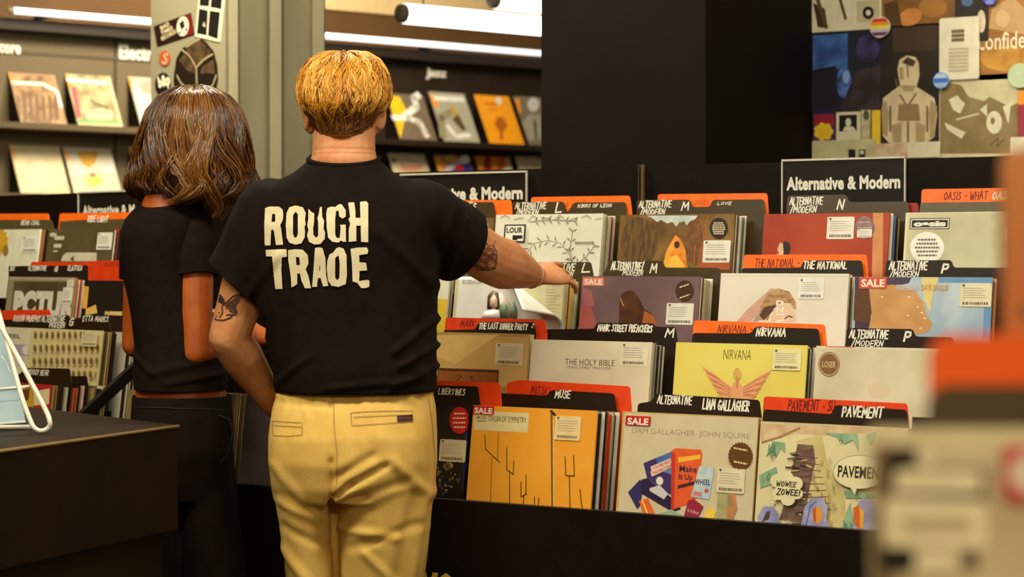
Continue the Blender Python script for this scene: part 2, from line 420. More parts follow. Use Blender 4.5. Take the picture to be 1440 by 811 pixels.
def wall_sleeve(px, py, zs, label, art, base, w=None, lean=27):
    L = math.radians(lean); v = -.012
    u, z = BF.hit(px, py, v); w = (.258 + .02 * (zs == zs2)) if px < 200 else .266
    h = min(.36, (z - zs) / math.cos(L)); mt = BF.mtx(u + w / 2, v - h * math.sin(L), zs + .001, L)
    sh = Sheet(mt, w, h, .006).base(base); art(sh)
    q = MB(); q.prism([(v - h * math.sin(L) + .012, zs + .001), (-.002, zs + .001), (-.002, zs + h * math.cos(L) * .98), (v + .006, zs + h * math.cos(L) * .98)], u + .004, u + w - .004, RACK, 'x'); q.v = [tuple(BF.mtx(0, 0, 0) @ Vector(p)) for p in q.v]
    tag(q.build('added_black_wedge'), 'added black wedge for the dark gap beside a record sleeve on a far wall ledge', 'wedge', 'added black wedges on the far ledges')  # black wedge added for the dark gap left of the sleeve
    o = sh.build('record_sleeve', norm=False, mtx=mt); return tag(o, label, 'record')
OB = M((250, 150, 30), .5); PAL = M((196, 186, 150), .3)
GL = M((240, 238, 224), .2)
def a1(s):
    s.rect(M((110, 78, 46), .4, (170, 136, 92), 16, detail=4), 15, 104, 87, 175); s.line(GL, [(17, 116), (60, 118), (80, 128), (86, 150)], 4); s.poly(OB, [(11, 101), (15, 102), (18, 118), (14, 117)])
    for i in range(7): s.poly(M((112, 78, 50), .5), [(22 + 9 * i, 132), (27 + 9 * i, 136), (29 + 9 * i, 168), (24 + 9 * i, 170)])
def a2(s):
    s.rect(M((136, 124, 86), .4, (186, 172, 126), 14), 95, 104, 168, 175); s.poly(M((214, 84, 84), .4), [(99, 122), (107, 122), (114, 165), (107, 166)]); s.poly(OB, [(92, 105), (97, 107), (100, 126), (96, 124)])
    s.line(GL, [(95, 112), (130, 115), (150, 117)], 4); s.line(M((90, 74, 50), .5), [(128, 140), (134, 146), (148, 150), (155, 160)], 3); s.ell(M((180, 190, 140), .5), 140, 162, 20, 9); s.line(M((110, 160, 80), .5), [(108, 170), (166, 172)], 4)
def a3(s):
    s.poly(M((196, 196, 180), .4), [(186, 120), (230, 130), (260, 190), (196, 190)]); s.ell(M((160, 152, 130), .4), 212, 122, 16, 11); s.poly(OB, [(180, 109), (184, 109), (187, 128), (184, 124)])
def a4(s): s.poly(OB, [(14, 206), (19, 210), (23, 225), (19, 222)]); s.ell(M((220, 196, 160), .6), 58, 246, 24, 20)
def a5(s):
    s.poly(M((196, 146, 34), .5), [(108, 214), (140, 213), (133, 230), (126, 236), (116, 231)]); s.ell(M((224, 200, 90), .5), 132, 254, 12, 9); s.ell(M((200, 80, 60), .5), 130, 246, 4, 3); s.ell(M((190, 184, 180), .5), 112, 240, 10, 8); s.ell(M((190, 184, 180), .5), 152, 236, 10, 8); s.poly(OB, [(90, 210), (95, 212), (98, 226), (94, 225)])
CW = M((206, 190, 148), .45, (196, 178, 134), 12)
wall_sleeve(12, 102, zs1, 'mottled brown record sleeve in plastic, upper left ledge above a cream sleeve', a1, M((166, 128, 90), .5))
wall_sleeve(92, 104, zs1, 'pale beige record sleeve with pink left strip on the upper left ledge', a2, M((196, 184, 144), .5))
wall_sleeve(180, 108, zs1, 'white record sleeve with grey shapes beside the grey column', a3, M((190, 182, 156), .5))
wall_sleeve(13, 204, zs2, 'plain cream record sleeve with orange corner on the lower left ledge', a4, CW)
wall_sleeve(88, 207, zs2, 'white record sleeve with an ochre fan shape on the lower left ledge', a5, M((200, 190, 160), .45))
wall_sleeve(181, 207, zs2, 'cream record sleeve with orange corner just left of the dark hair', lambda s: s.poly(OB, [(182, 207), (188, 208), (190, 224), (185, 222)]), CW)
YEL = M((250, 200, 30), .4)
def b1(s):
    s.poly(YEL, [(544, 134), (562, 136), (572, 156), (560, 194), (545, 194)]); s.line(GL, [(570, 162), (586, 150), (582, 138), (588, 134)], 8); s.line(GL, [(549, 165), (575, 166), (590, 172), (600, 190)], 7); s.line(M((190, 180, 160), .4), [(584, 170), (600, 188)], 4)
def b2(s):
    s.poly(OB, [(604, 131), (611, 133), (617, 150), (609, 150)]); s.line(GL, [(612, 138), (650, 140)], 6); s.poly(M((90, 70, 34), .5), [(636, 168), (644, 160), (656, 182), (650, 184)]); s.line(M((150, 140, 110), .4), [(618, 190), (620, 165), (634, 158)], 9); s.line(M((206, 150, 60), .4), [(636, 150), (640, 160)], 5); s.line(GL, [(630, 178), (642, 192), (660, 190)], 5)
def b3(s):
    s.ell(M((226, 222, 200), .4), 701, 142, 5, 5); s.poly(M((180, 96, 16), .5), [(698, 166), (706, 164), (714, 176), (707, 186), (708, 197), (703, 197), (703, 186), (696, 176)]); s.rect(M((214, 104, 20), .5), 682, 144, 700, 148); s.rect(M((214, 104, 20), .5), 684, 153, 700, 155)
def b4(s):
    s.poly(OB, [(724, 139), (730, 138), (733, 158), (726, 160)]); s.ell(M((206, 204, 192), .4), 750, 147, 8, 10); s.poly(M((160, 152, 130), .4), [(733, 172), (744, 160), (760, 162), (764, 196), (734, 196)]); s.line(M((70, 60, 44), .4), [(752, 170), (754, 194)], 3)
wall_sleeve(543, 131, zs1, 'dark record sleeve with big yellow wedge right beside the golden hair', b1, M((122, 104, 84), .4))
wall_sleeve(603, 129, zs1, 'white and grey record sleeve with a dark slab shape under the Jazz sign', b2, M((176, 170, 146), .4))
wall_sleeve(667, 133, zs1, 'bright orange record sleeve with brown tulip shape on the Jazz ledge', b3, M((250, 164, 30), .4))
wall_sleeve(722, 135, zs1, 'grey record sleeve with a pale hooded shape beside the black pillar', b4, M((126, 112, 86), .4))
def c1(s): s.ell(M((206, 140, 110), .6), 578, 234, 15, 8); s.ell(M((222, 196, 170), .6), 578, 226, 20, 6); s.ell(INK, 554, 225, 2, 3)
def c2(s):
    for i, c in enumerate(((240, 170, 30), (200, 130, 80), (90, 60, 130), (200, 40, 40), (60, 60, 150))): s.poly(M(c, .5), [(610 + 10 * i, 220), (620 + 10 * i, 219), (622 + 10 * i, 246), (612 + 10 * i, 246)])
    s.line(M((214, 196, 200), .5), [(624, 244), (640, 230), (652, 226)], 6); s.ell(GL, 654, 224, 7, 6); s.ell(M((210, 170, 90), .5), 634, 223, 9, 5)
def c3(s):
    for i in range(5): s.ell(M(((214, 150, 60), (150, 40, 20), (230, 140, 50), (196, 96, 40), (224, 170, 90))[i], .5), 676 + 10 * i, 228 + (i % 2) * 3, 6, 11)
    s.ell(GL, 714, 240, 7, 5)
wall_sleeve(545, 215, zs2, 'cream record sleeve with a soft pink oval below the yellow wedge sleeve', c1, CW)
wall_sleeve(609, 217, zs2, 'multicoloured record sleeve with a violet and red crowd, lower Jazz ledge', c2, M((120, 70, 110), .5))
wall_sleeve(667, 219, zs2, 'red orange record sleeve with round figures below the bright orange sleeve', c3, M((206, 90, 34), .5))
wall_sleeve(724, 219, zs2, 'plain cream yellow record sleeve at the foot of the black pillar', lambda s: None, CW)

# ------------------------------------------------------------------ posters on the right wall
def poster(name, label, x0, y0, x1, y1, m, art, v=6.228, cat='poster', r=0.0):
    u0, z0 = RF.hit(x0, y0, v); u1, _ = RF.hit(x1, y0, v); z1 = RF.hit(x0, y1, v)[1]
    mt = RF.mtx((u0 + u1) / 2, v, z1); sh = Sheet(mt, u1 - u0, z0 - z1, .002).base(m, r=r); art(sh)
    return tag(sh.build(name, norm=False, mtx=mt), label, cat)
PW = M((224, 212, 180), .5); PD = M((40, 26, 14), .5, (30, 19, 10), 6)
def q1(s):
    s.poly(M((70, 44, 22), .5), [(1143, 4), (1160, 12), (1164, 40), (1150, 38)]); s.line(M((96, 70, 36), .5), [(1150, 0), (1162, 38)], 5); s.line(M((80, 56, 30), .5), [(1180, -6), (1189, 26)], 4); s.rect(M((196, 180, 140), .5), 1205, 2, 1236, 30); s.ell(INK, 1221, 18, 8, 9); s.ell(PW, 1221, 18, 3.5, 4)
poster('poster', 'white poster with dark instruments, cut by the top of the photo', 1142, -40, 1240, 46, PW, q1)
def q2(s):
    s.rect(M((44, 70, 130), .4, (70, 110, 176), 14, detail=2), 1143, 50, 1192, 96); s.poly(M((24, 20, 30), .5), [(1146, 98), (1176, 92), (1180, 150), (1146, 152)]); s.ell(M((84, 116, 190), .4, (40, 52, 92), 20), 1187, 116, 11, 22); s.ell(M((130, 164, 220), .4), 1190, 108, 5, 9); s.ell(M((60, 56, 110), .5, (36, 28, 50), 16), 1220, 68, 16, 20); s.poly(M((36, 26, 26), .5, (60, 44, 50), 20), [(1204, 100), (1238, 90), (1238, 156), (1180, 156)])
poster('poster', 'dark blue poster with a pale blue face, leftmost column of the poster wall', 1142, 46, 1240, 162, M((28, 28, 50), .5, (20, 18, 30), 8), q2)
def q3(s): s.ell(M((210, 136, 60), .5, (176, 104, 40), 10), 1280, 24, 17, 12, a=-.4); s.poly(M((84, 54, 20), .5), [(1243, 6), (1262, 0), (1268, 34), (1246, 36)]); s.ell(M((166, 112, 44), .5), 1312, 10, 20, 14)
poster('poster', 'amber brown photo poster right of the white instruments poster', 1240, -30, 1343, 39, M((140, 92, 34), .5, (110, 70, 26), 8), q3)
def q4(s):
    SK = M((224, 204, 164), .5, (204, 182, 140), 14); D = M((120, 96, 64), .5)
    s.rect(M((66, 46, 24), .6), 1256, 40, 1318, 70)
    s.poly(SK, [(1262, 98), (1265, 84), (1275, 78), (1287, 80), (1292, 88), (1293, 106), (1289, 122), (1302, 130), (1314, 138), (1318, 160), (1314, 192), (1302, 201), (1250, 201), (1241, 190), (1238, 160), (1242, 138), (1252, 130), (1266, 120)])
    s.poly(M((70, 52, 34), .5), [(1268, 88), (1276, 80), (1288, 86), (1284, 94), (1278, 92)]); s.line(D, [(1276, 92), (1277, 108)], 2)
    s.line(D, [(1266, 134), (1276, 150), (1288, 132)], 2.5); s.poly(M((150, 124, 86), .5), [(1264, 146), (1292, 146), (1294, 170), (1262, 170)]); s.line(D, [(1252, 150), (1252, 184)], 3); s.line(D, [(1304, 150), (1304, 184)], 3); s.line(D, [(1277, 172), (1277, 200)], 3); s.line(D, [(1260, 112), (1262, 122)], 2); D2 = M((176, 150, 108), .5); s.poly(D2, [(1238, 150), (1246, 140), (1250, 160), (1248, 192), (1241, 188)]); s.poly(D2, [(1318, 150), (1309, 140), (1306, 160), (1308, 194), (1314, 190)]); s.poly(D2, [(1266, 120), (1289, 120), (1284, 128), (1272, 128)]); s.poly(D2, [(1254, 176), (1268, 172), (1268, 200), (1256, 200)]); s.poly(D2, [(1288, 172), (1302, 176), (1300, 200), (1288, 200)]); s.poly(D2, [(1264, 96), (1270, 94), (1271, 112), (1266, 112)])
poster('poster', 'tall black poster with a pale bare torso in the middle', 1240, 37, 1321, 203, PD, q4)
def q5(s): 
    for i in range(3): s.rect(M((120, 100, 70), .5), 1338, 42 + 6 * i, 1356, 46 + 6 * i)
    for i in range(7): s.rect(M((196, 184, 150), .5), 1334, 68 + 5 * i, 1362, 70 + 5 * i)
def q6(s): s.ell(M((80, 100, 140), .5), 1360, 2, 8, 7); s.ell(M((220, 200, 170), .5), 1380, 30, 6, 16)
poster('poster', 'narrow dark poster with a blue spot behind the plain white notice', 1343, -30, 1390, 60, PD, q6, 6.226)
def q7(s):
    s.poly(M((196, 154, 104), .5), [(1390, 40), (1396, 10), (1424, -4), (1450, 20), (1450, 50)]); s.ell(M((214, 172, 124), .5), 1410, 26, 10, 12); s.ell(M((206, 150, 60), .5, (170, 110, 30), 14), 1414, 82, 36, 18); s.text(M((244, 226, 190), .5), 'confident', 1376, 47, 1462, 71, .012)
poster('poster', 'golden brown poster with large pale serif word at the right edge', 1377, -30, 1475, 113, M((170, 112, 44), .5, (140, 88, 32), 6), q7)
poster('notice', 'plain white notice with small print, pinned between torso poster and golden poster', 1321, 26, 1377, 113, M((234, 224, 196), .5), q5, 6.221, 'notice', .008)
def q8(s):
    G = M((226, 216, 180), .5); K = M((130, 108, 66), .5, (150, 128, 84), 12)
    s.poly(K, [(1322, 130), (1334, 116), (1352, 120), (1362, 136), (1384, 142), (1392, 136), (1420, 150), (1440, 140), (1462, 150), (1462, 216), (1322, 216)])
    s.poly(G, [(1334, 140), (1346, 134), (1357, 146), (1350, 160), (1340, 154)]); s.ell(G, 1398, 172, 11, 16); s.ell(K, 1396, 170, 3, 5); s.poly(G, [(1378, 154), (1388, 146), (1388, 164)]); s.poly(G, [(1410, 150), (1422, 144), (1418, 174)]); s.poly(G, [(1328, 172), (1358, 186), (1352, 195), (1332, 182)])
    s.line(G, [(1345, 168), (1376, 160)], 2); s.line(M((90, 70, 40), .5), [(1392, 204), (1404, 194), (1402, 206), (1412, 196)], 1.2)
poster('poster', 'large washed out sepia poster of two pale faces at the right', 1321, 108, 1475, 222, M((214, 200, 158), .5), q8)
def q9(s):
    s.rect(M((150, 30, 40), .5), 1145, 162, 1173, 176); 
    for i in range(7): s.ell(M((236, 196, 40), .5), 1158 + 9 * math.cos(i * .9), 185 + 8 * math.sin(i * .9), 5, 5)
    s.ell(M((236, 186, 40), .5), 1158, 185, 7, 7)
poster('flyer', 'small violet and red flyer with a yellow flower shape', 1144, 160, 1174, 199, M((90, 40, 90), .5), q9, 6.222, 'flyer')
poster('photo_print', 'white bordered snapshot with a dark square beside the yellow flower flyer', 1176, 158, 1210, 204, PW, lambda s: (s.rect(INK, 1180, 162, 1205, 184), s.ell(PW, 1193, 172, 4, 6), s.poly(PW, [(1185, 184), (1188, 178), (1200, 178), (1204, 184)])), 6.222, 'photo')
poster('flyer', 'narrow pale flyer with grey blots between snapshot and yellow strip', 1211, 155, 1224, 204, M((206, 194, 150), .5, (170, 160, 120), 40), lambda s: s.ell(M((90, 76, 54), .5), 1218, 162, 4, 7), 6.222, 'flyer')
poster('flyer', 'narrow bright yellow strip left of the torso poster', 1226, 155, 1238, 204, M((240, 200, 40), .5), lambda s: None, 6.222, 'flyer')
poster('flyer', 'wide cream print strip with small dark figures along the poster wall foot', 1142, 198, 1232, 226, M((206, 196, 150), .5, (190, 178, 130), 20), lambda s: (s.rect(INK, 1193, 210, 1203, 226), s.rect(INK, 1208, 210, 1217, 226), s.ell(PW, 1212, 214, 3, 3)), 6.2215, 'flyer')
poster('flyer', 'pinkish cream flyer under the left half of the torso poster', 1232, 202, 1276, 224, M((216, 196, 156), .5, (200, 150, 120), 30), lambda s: None, 6.2205, 'flyer')
poster('flyer', 'plain white flyer under the right half of the torso poster', 1276, 200, 1322, 222, PW, lambda s: None, 6.2205, 'flyer')
poster('flyer', 'small red and yellow flyer at the right edge of the photo', 1431, 128, 1460, 192, M((150, 50, 60), .5), lambda s: s.rect(M((240, 150, 30), .5), 1431, 128, 1460, 146), 6.219, 'flyer')
poster('flyer', 'white flyer below the red and yellow flyer at the right edge', 1421, 193, 1460, 222, PW, lambda s: None, 6.2185, 'flyer')
def badge(label, cx, cy, r, cols):
    v = 6.215; u0, z0 = RF.hit(cx, cy, v); k = RF.hit(cx + r, cy, v)[0] - u0
    mt = RF.mtx(u0, v, z0 - k); sh = Sheet(mt, 2 * k, 2 * k, .004)
    pts = [(k * math.cos(i * math.pi / 14), k + k * math.sin(i * math.pi / 14)) for i in range(28)]
    sh.prism(pts, 0, .008, M(cols[0], .25))
    n = len(cols) - 1
    for i in range(n):
        a, c = -.8 + 1.6 * i / n, -.8 + 1.6 * (i + 1) / n
        w0, w1 = math.sqrt(1 - min(.99, a * a)) * .95, math.sqrt(1 - min(.99, c * c)) * .95
        sh.flat([[(-k * w0, k - k * a), (k * w0, k - k * a), (k * w1, k - k * c), (-k * w1, k - k * c)]], -.0006, M(cols[i + 1], .25))
    return tag(sh.build('badge', norm=False, mtx=mt), label, 'badge')
badge('round rainbow striped badge above the blue poster', 1237, 38, 14, [(220, 210, 190), (214, 60, 40), (240, 150, 40), (240, 220, 90), (210, 190, 200), (110, 60, 120)])
badge('round pale blue badge at the corner of the white notice', 1323, 113, 11, [(120, 160, 220), (190, 210, 236), (70, 120, 210), (160, 190, 230)])
badge('round violet blue badge cut by the top of the photo', 1392, -2, 9, [(90, 96, 200), (130, 140, 220)])
badge('large round mint badge on the sepia poster', 1434, 106, 17, [(196, 208, 170)])

# stickers on the grey column
cl0, cl1 = plan[0], plan[1]; CF = Frame(cl0, math.atan2(cl1[1] - cl0[1], cl1[0] - cl0[0]))
def colsticker(name, label, x0, y0, x1, y1, art, cat='sticker', v=-.004):
    u0, z0 = CF.hit(x0, y0, v); u1, _ = CF.hit(x1, y0, v); z1 = CF.hit(x0, y1, v)[1]
    mt = CF.mtx((u0 + u1) / 2, v, z1); sh = Sheet(mt, u1 - u0, z0 - z1); art(sh)
    o = sh.build(name, norm=False, mtx=mt); return tag(o, label, cat)
def cb(sh, m, pts):
    P = [sh.L(*p) for p in pts]; sh.prism(P, 0, .003, m)
def st1(s):
    cb(s, M((40, 18, 16), .4), [(216, 37), (268, 18), (273, 48), (221, 65)]); s.poly(M((112, 28, 24), .4), [(255, 24), (268, 19), (272.5, 47), (259, 52)])
    s.ell(PW, 257, 37, 8.5, 14, a=.1); s.poly(INK, [(252, 33), (258, 28), (260, 38), (255, 42)]); s.ell(INK, 262, 42, 1.5, 2); s.ell(INK, 253, 46, 1.5, 2)
    for i in range(3): s.text(M((214, 196, 150), .4), ('BAD', 'TIMES', 'RECORDS')[i], 225 + i * .6, 37 + 7.5 * i, 238 + 5 * i, 43 + 7.5 * i, .03, rot=.34)
colsticker('sticker', 'tilted dark red sticker with a pale disc on the grey column', 213, 15, 276, 68, st1)
def st2(s):
    cb(s, PW, [(281, -22), (318, -22), (309, 60), (274, 51)])
    for q in ([(283, -20), (297, -20), (293.5, 9), (280.5, 8)], [(299, -20), (314, -20), (311, 13), (296, 10)], [(280, 12), (292.5, 15), (290.5, 50), (277, 47)], [(295, 15), (309.5, 17), (306, 55), (292.5, 50)]): s.poly(INK, q)
    s.line(PW, [(286, 36), (287, 32), (288, 37)], 1.6)
colsticker('sticker', 'white sticker with four dark window panes at the column top', 272, -24, 320, 62, st2)
def st3(s):
    s.prism([s.L(231.5 + 8 * math.cos(i * .3142), 82 + 11 * math.sin(i * .3142)) for i in range(20)], 0, .003, M((178, 84, 48), .4)); s.write(M((236, 190, 150), .4), 'S', 228, 76, 236, 89, .16)
colsticker('sticker', 'small round rust red sticker on the grey column', 223, 70, 240, 94, st3)
def st4(s):
    s.prism([s.L(229 + 11 * math.cos(i * .3142), 119 + 17 * math.sin(i * .3142)) for i in range(20)], 0, .003, INK); s.text(PW, 'b&p', 221, 108, 238, 129, .06, rot=.2)
colsticker('sticker', 'black oval sticker with white scrawled letters left of the dark hair', 217, 101, 241, 137, st4)
def st5(s):
    o = [(244, 110), (248, 82), (256, 68), (268, 60), (281, 53), (290, 60), (300, 72), (305, 92), (306, 112), (302, 134), (294, 150), (254, 150), (246, 134)]
    cb(s, M((34, 25, 18), .35), o); HL = M((170, 150, 112), .35); MD = M((92, 72, 48), .35, (60, 44, 28), 30)
    s.poly(MD, [(262, 68), (281, 56), (297, 72), (290, 84), (277, 94), (266, 80)]); s.poly(MD, [(251, 84), (260, 76), (272, 92), (276, 104), (262, 98)]); s.poly(MD, [(300, 84), (303, 104), (292, 102), (282, 104), (284, 94)])
    for l in ([(256, 70), (266, 78), (276, 95), (286, 84), (299, 76)], [(262, 66), (281, 54)], [(249, 106), (254, 116), (262, 124)], [(304, 106), (300, 118), (294, 126)], [(276, 96), (277, 118)]): s.line(HL, l, 1.8)
colsticker('sticker', 'large glossy dark helmet shaped sticker above the dark hair', 243, 50, 308, 152, st5)
def st6(s): cb(s, M((150, 186, 160), .4), [(288, 268), (334, 262), (334, 352), (288, 360)]); s.ell(M((176, 196, 170), .4), 316, 300, 10, 14)
colsticker('poster', 'pale aqua poster low on the grey column between woman and man', 286, 258, 336, 362, st6, 'poster', -.02)
# ------------------------------------------------------------------ the browser racks
ROWZ = [1.016, 1.154, 1.300, 1.448]
def round_poly(pts, r):
    out = []; n = len(pts)
    for i in range(n):
        a, b, c = Vector(pts[i - 1]), Vector(pts[i]), Vector(pts[(i + 1) % n])
        d1 = (a - b); d2 = (c - b); k = min(r, d1.length * .45, d2.length * .45)
        p = b + d1.normalized() * k; q = b + d2.normalized() * k
        for t in (0, .33, .67, 1):
            out.append(tuple((p * (1 - t) + b * t) * (1 - t) + (b * (1 - t) + q * t) * t))
    return out
def rack(fr, V, u0, u1, cols, label, yf, endbar=False, ROWZ=ROWZ, ztop=1.572, ue=None):
    root = thing('browser_rack', label, 'rack', fr.mtx((u0 + u1) / 2, V[0], 0))
    mt = fr.mtx(0, 0, 0)
    def bx(name, *a, m=RACK):
        q = MB(); q.box(*a, m, mt); return part(q, name, root)
    bx('front_panel', u0, u1, yf - .02, yf, .09, .818)
    bx('toe_kick', u0 + .02, u1 - .02, yf + .05, yf + .07, 0, .10)
    top = V[3] + .20; ue = ue or [u1] * 5
    bx('header_board', u0, ue[4], top - .007, top + .013, .09, ztop)
    for k, (a, c) in enumerate(((u0, u0 + .02), (u1 - .02, u1))):
        if endbar and k == 1: continue
        q = MB(); q.prism([(yf - .02, .0), (top, .0), (top, ztop - .012), (V[3], ROWZ[3] - .128), (yf - .02, .81)], a, c, RACK, 'x')
        q.v = [tuple(mt @ Vector(p)) for p in q.v]; part(q, 'end_panel', root)
    for r in range(4):
        bx('tray', u0 + .02, ue[r] - .02, V[r] - .052, V[r] + .15, ROWZ[r] - .356, ROWZ[r] - .344)
        if r: bx('riser', u0 + .02, ue[r] - .02, V[r] - .062, V[r] - .052, ROWZ[r - 1] - .345, ROWZ[r] - .20)
    for r in (2, 3):
        for u in cols[r]:
            q = MB(); q.prism([(V[r] - .05, ROWZ[r] - .342), (V[r] + .035, ROWZ[r] - .342), (V[r] + .035, ROWZ[r] - .086), (V[r] - .05, ROWZ[r] - .172)], u - .0015, u + .0015, RACK, 'x')
            q.v = [tuple(mt @ Vector(p)) for p in q.v]; part(q, 'slot_divider', root)
    return root
cx0 = -2.624
_cu = lambda r, l: [RF.hit(px, py, ROWV[r])[0] - .008 for px, py in l]
rackR = rack(RF, ROWV, -3.66, -1.16, [[], [], _cu(2, ((819, 388), (1014, 384), (1202, 389))), _cu(3, ((872, 302), (1075, 301), (1274, 299)))], 'long black stepped record browser in front of the man, right of the woman', 3.80)
rackL = rack(LF, LV, -2.2, .45, [[], [], [], []], 'black stepped record browser at the left with open end, left of the woman', -.068, True, [LF.hit(71, 541, LV[0])[1], LF.hit(100, 461, LV[1])[1], LF.hit(60, 391, LV[2])[1], LF.hit(120, 323, LV[3])[1]], LF.hit(80, 272.5, LV[3] + .2)[1], [.45, .44, .40, .36, .34])
def _bar(px, py):
    f2 = Frame((LF.pt(0.468, 0, 0)), LF.a + math.pi / 2); u, z = f2.hit(px, py, 0); return (0.468, u, z)
q = MB(); a = LF.pt(*_bar(114, 588)); c = LF.pt(*_bar(196, 512))
d = (c - a).normalized(); nn = LF.u.cross(d)
vs = [p + LF.u * su * .008 + nn * sn * .014 for p in (a, c) for su, sn in ((-1, -1), (1, -1), (1, 1), (-1, 1))]
q.add(vs, [(0, 1, 2, 3), (7, 6, 5, 4), (0, 4, 5, 1), (1, 5, 6, 2), (2, 6, 7, 3), (3, 7, 4, 0)], RACK); part(q, 'side_rail', rackL)
q = MB(); 
u0, z0 = RF.hit(590, 802, 3.775); u1, _ = RF.hit(640, 802, 3.775)
vs, fs = text_tris('YO', .05)
q.add([RF.pt(u0 + x * (u1 - u0), 3.777, z0 - .11 + y * .11) for x, y in vs], fs, M((224, 176, 60), .5)); o = part(q, 'front_lettering', rackR); o['label'] = 'yellow letters low on the black front'
u, z = RF.hit(905, 233, 4.712)
q = MB(); q.box(u - .004, u + .004, 4.705, 4.713, z - .12, z + .003, M((96, 80, 52), .3)); q.box(u - .012, u - .009, 4.705, 4.713, z - .12, z + .003, M((70, 58, 40), .3)); part(q, 'header_joint', rackR)

def genre_sign(fr, v, x0, x1, ytop, ybot, tx, label, right=True):
    u0, z0 = fr.hit(x0, ytop, v); u1, _ = fr.hit(x1, ytop, v); z1 = fr.hit(x0, ybot, v)[1]
    mt = fr.mtx((u0 + u1) / 2, v, z1); root = thing('genre_sign', label, 'sign', mt)
    w = u1 - u0; h = z0 - z1
    s = Sheet(mt, w, h, .003); s.box(-w / 2, w / 2, 0, .003, 0, h, M((28, 20, 16), .4)); s.build('sign_board', root, norm=False)
    s = Sheet(mt, w, h); k = .003; WL = M((212, 204, 184), .4)
    s.box(-w / 2 - k, w / 2 + k, -.003, .0035, h - k * .5, h + k, WL); s.box(w / 2, w / 2 + k, -.003, .0035, 0, h, WL); s.box(-w / 2 - k, -w / 2, -.003, .0035, 0, h, WL); s.build('sign_frame', root, norm=False)
    s = Sheet(mt, w, h); s.lay = 2; s.text(WHITE, 'Alternative & Modern', *tx, .042); s.build('lettering', root, norm=False)
    return root
sv = 4.706
genre_sign(RF, sv, 1101, 1272, 226, 300, (1106, 249, 1266, 268), 'black Alternative and Modern sign behind the red sleeve, right of the pillar')
genre_sign(RF, sv, 564, 740, 246, 316, (574, 265, 735, 283), 'black Alternative and Modern sign partly hidden by the man')
genre_sign(LF, LV[3] + .184, 111, 222, 271, 320, (116, 289, 218, 303), 'black Alternative and Modern sign beside the woman, on the left browser')

# ------------------------------------------------------------------ records
SL = .315
_back = {}
def back_mesh():
    if 'm' not in _back:
        q = MB(); q.box(-SL / 2, SL / 2, 0, .0034, 0, .314, CREAM); o = q.build('record_sleeve'); _back['m'] = o.data; bpy.data.objects.remove(o)
    return _back['m']
PALS = [(214, 202, 168), (196, 182, 146), (226, 216, 190), (60, 46, 34), (40, 30, 24), (150, 120, 80), (226, 218, 200), (110, 84, 54), (180, 60, 40), (70, 96, 130), (220, 180, 80), (130, 124, 100), (206, 190, 150), (190, 120, 60), (236, 228, 210)]
def stack(fr, u, v, z, n, label, group, start=.006, pitch=.0062, seed=0, pal=None, skip=()):
    rnd = random.Random(seed + n)
    for i in range(n):
        L = LEAN + rnd.uniform(-.003, .004); h = .314 * (1 if i < 99 else 1)
        dz = rnd.uniform(-.006, .002) - .0006 * i; vv = v + start + i * pitch
        if any(-.0065 < start + i * pitch - k < .004 for k in skip): continue
        o = bpy.data.objects.new('record_sleeve', back_mesh()); COL.objects.link(o)
        o.matrix_world = fr.mtx(u + SL / 2 + rnd.uniform(-.004, .004), vv - h * math.sin(L), z - h * math.cos(L) + dz, L)
        c = (pal[i % len(pal)] if pal else rnd.choice(PALS)); o.material_slots[0].link = 'OBJECT'; o.material_slots[0].material = M(c, .45)
        tag(o, label, 'record', group)
def sleeve(fr, v, px, py, label, art, base, side='L', w=SL, parts=None, lean=LEAN, grid=False, th=.0045, h=.314, dv=0.0):
    u, z = fr.hit(px, py, v)
    if side == 'R': u -= w
    mt = fr.mtx(u + w / 2, v - h * math.sin(lean), z - h * math.cos(lean), lean)
    if parts is None:
        sh = Sheet(mt, w, h, th).base(base); art(sh)
        tag(sh.build('record_sleeve', norm=False, mtx=mt), label, 'record')
    else:
        root = thing('record_sleeve', label, 'record', mt)
        sh = Sheet(mt, w, h, th).base(base); art(sh); sh.build('cover', root, norm=False); parts(root, sh)
    return u, z
def divider(fr, v, prof, m, label, writes=(), low=.30):
    """prof: px outline of the visible top edge from left to right; the card runs down into the slot"""
    px, py = prof[0]; u0, z0 = fr.hit(px, py, v); u1, _ = fr.hit(prof[-1][0], prof[-1][1], v)
    mt = fr.mtx((u0 + u1) / 2, v - low * math.sin(LEAN), z0 - low * math.cos(LEAN), LEAN)
    sh = Sheet(mt, (u1 - u0) + .4, 1.0, .0012)
    P = [sh.L(*p, False) for p in prof]; P = [(P[0][0], 0)] + P + [(P[-1][0], 0)]
    sh.prism(round_poly(P, .007), 0, .0012, m)
    for wr in writes: sh.write(wr[1], wr[0], *wr[2:6], wt=wr[6] if len(wr) > 6 else .15)
    return tag(sh.build('divider_card', norm=False, mtx=mt), label, 'divider card')
HW = M((240, 234, 216), .5)
V4, V3, V2, V1 = ROWV[3], ROWV[2], ROWV[1], ROWV[0]
D1, D2 = .085, .097
def slot(fr, v, px, py, label, short, art, base, n, parts=None, side='L', seed=0, pal=None, pitch=.0062, u_off=0.0, start=.006, skip=(D1, D2), **k):
    u, z = sleeve(fr, v, px, py, label, art, base, side, parts=parts, **k)
    if n: stack(fr, u + u_off, v, z - .002, n, 'record sleeve filed on edge in the stack behind the ' + short, 'records stacked behind the ' + short, start, pitch, seed, pal, skip)
    return u, z
def BLK(short): return 'black divider card with white handwriting behind the ' + short
def ORG(short): return 'orange divider card sticking up behind the ' + short

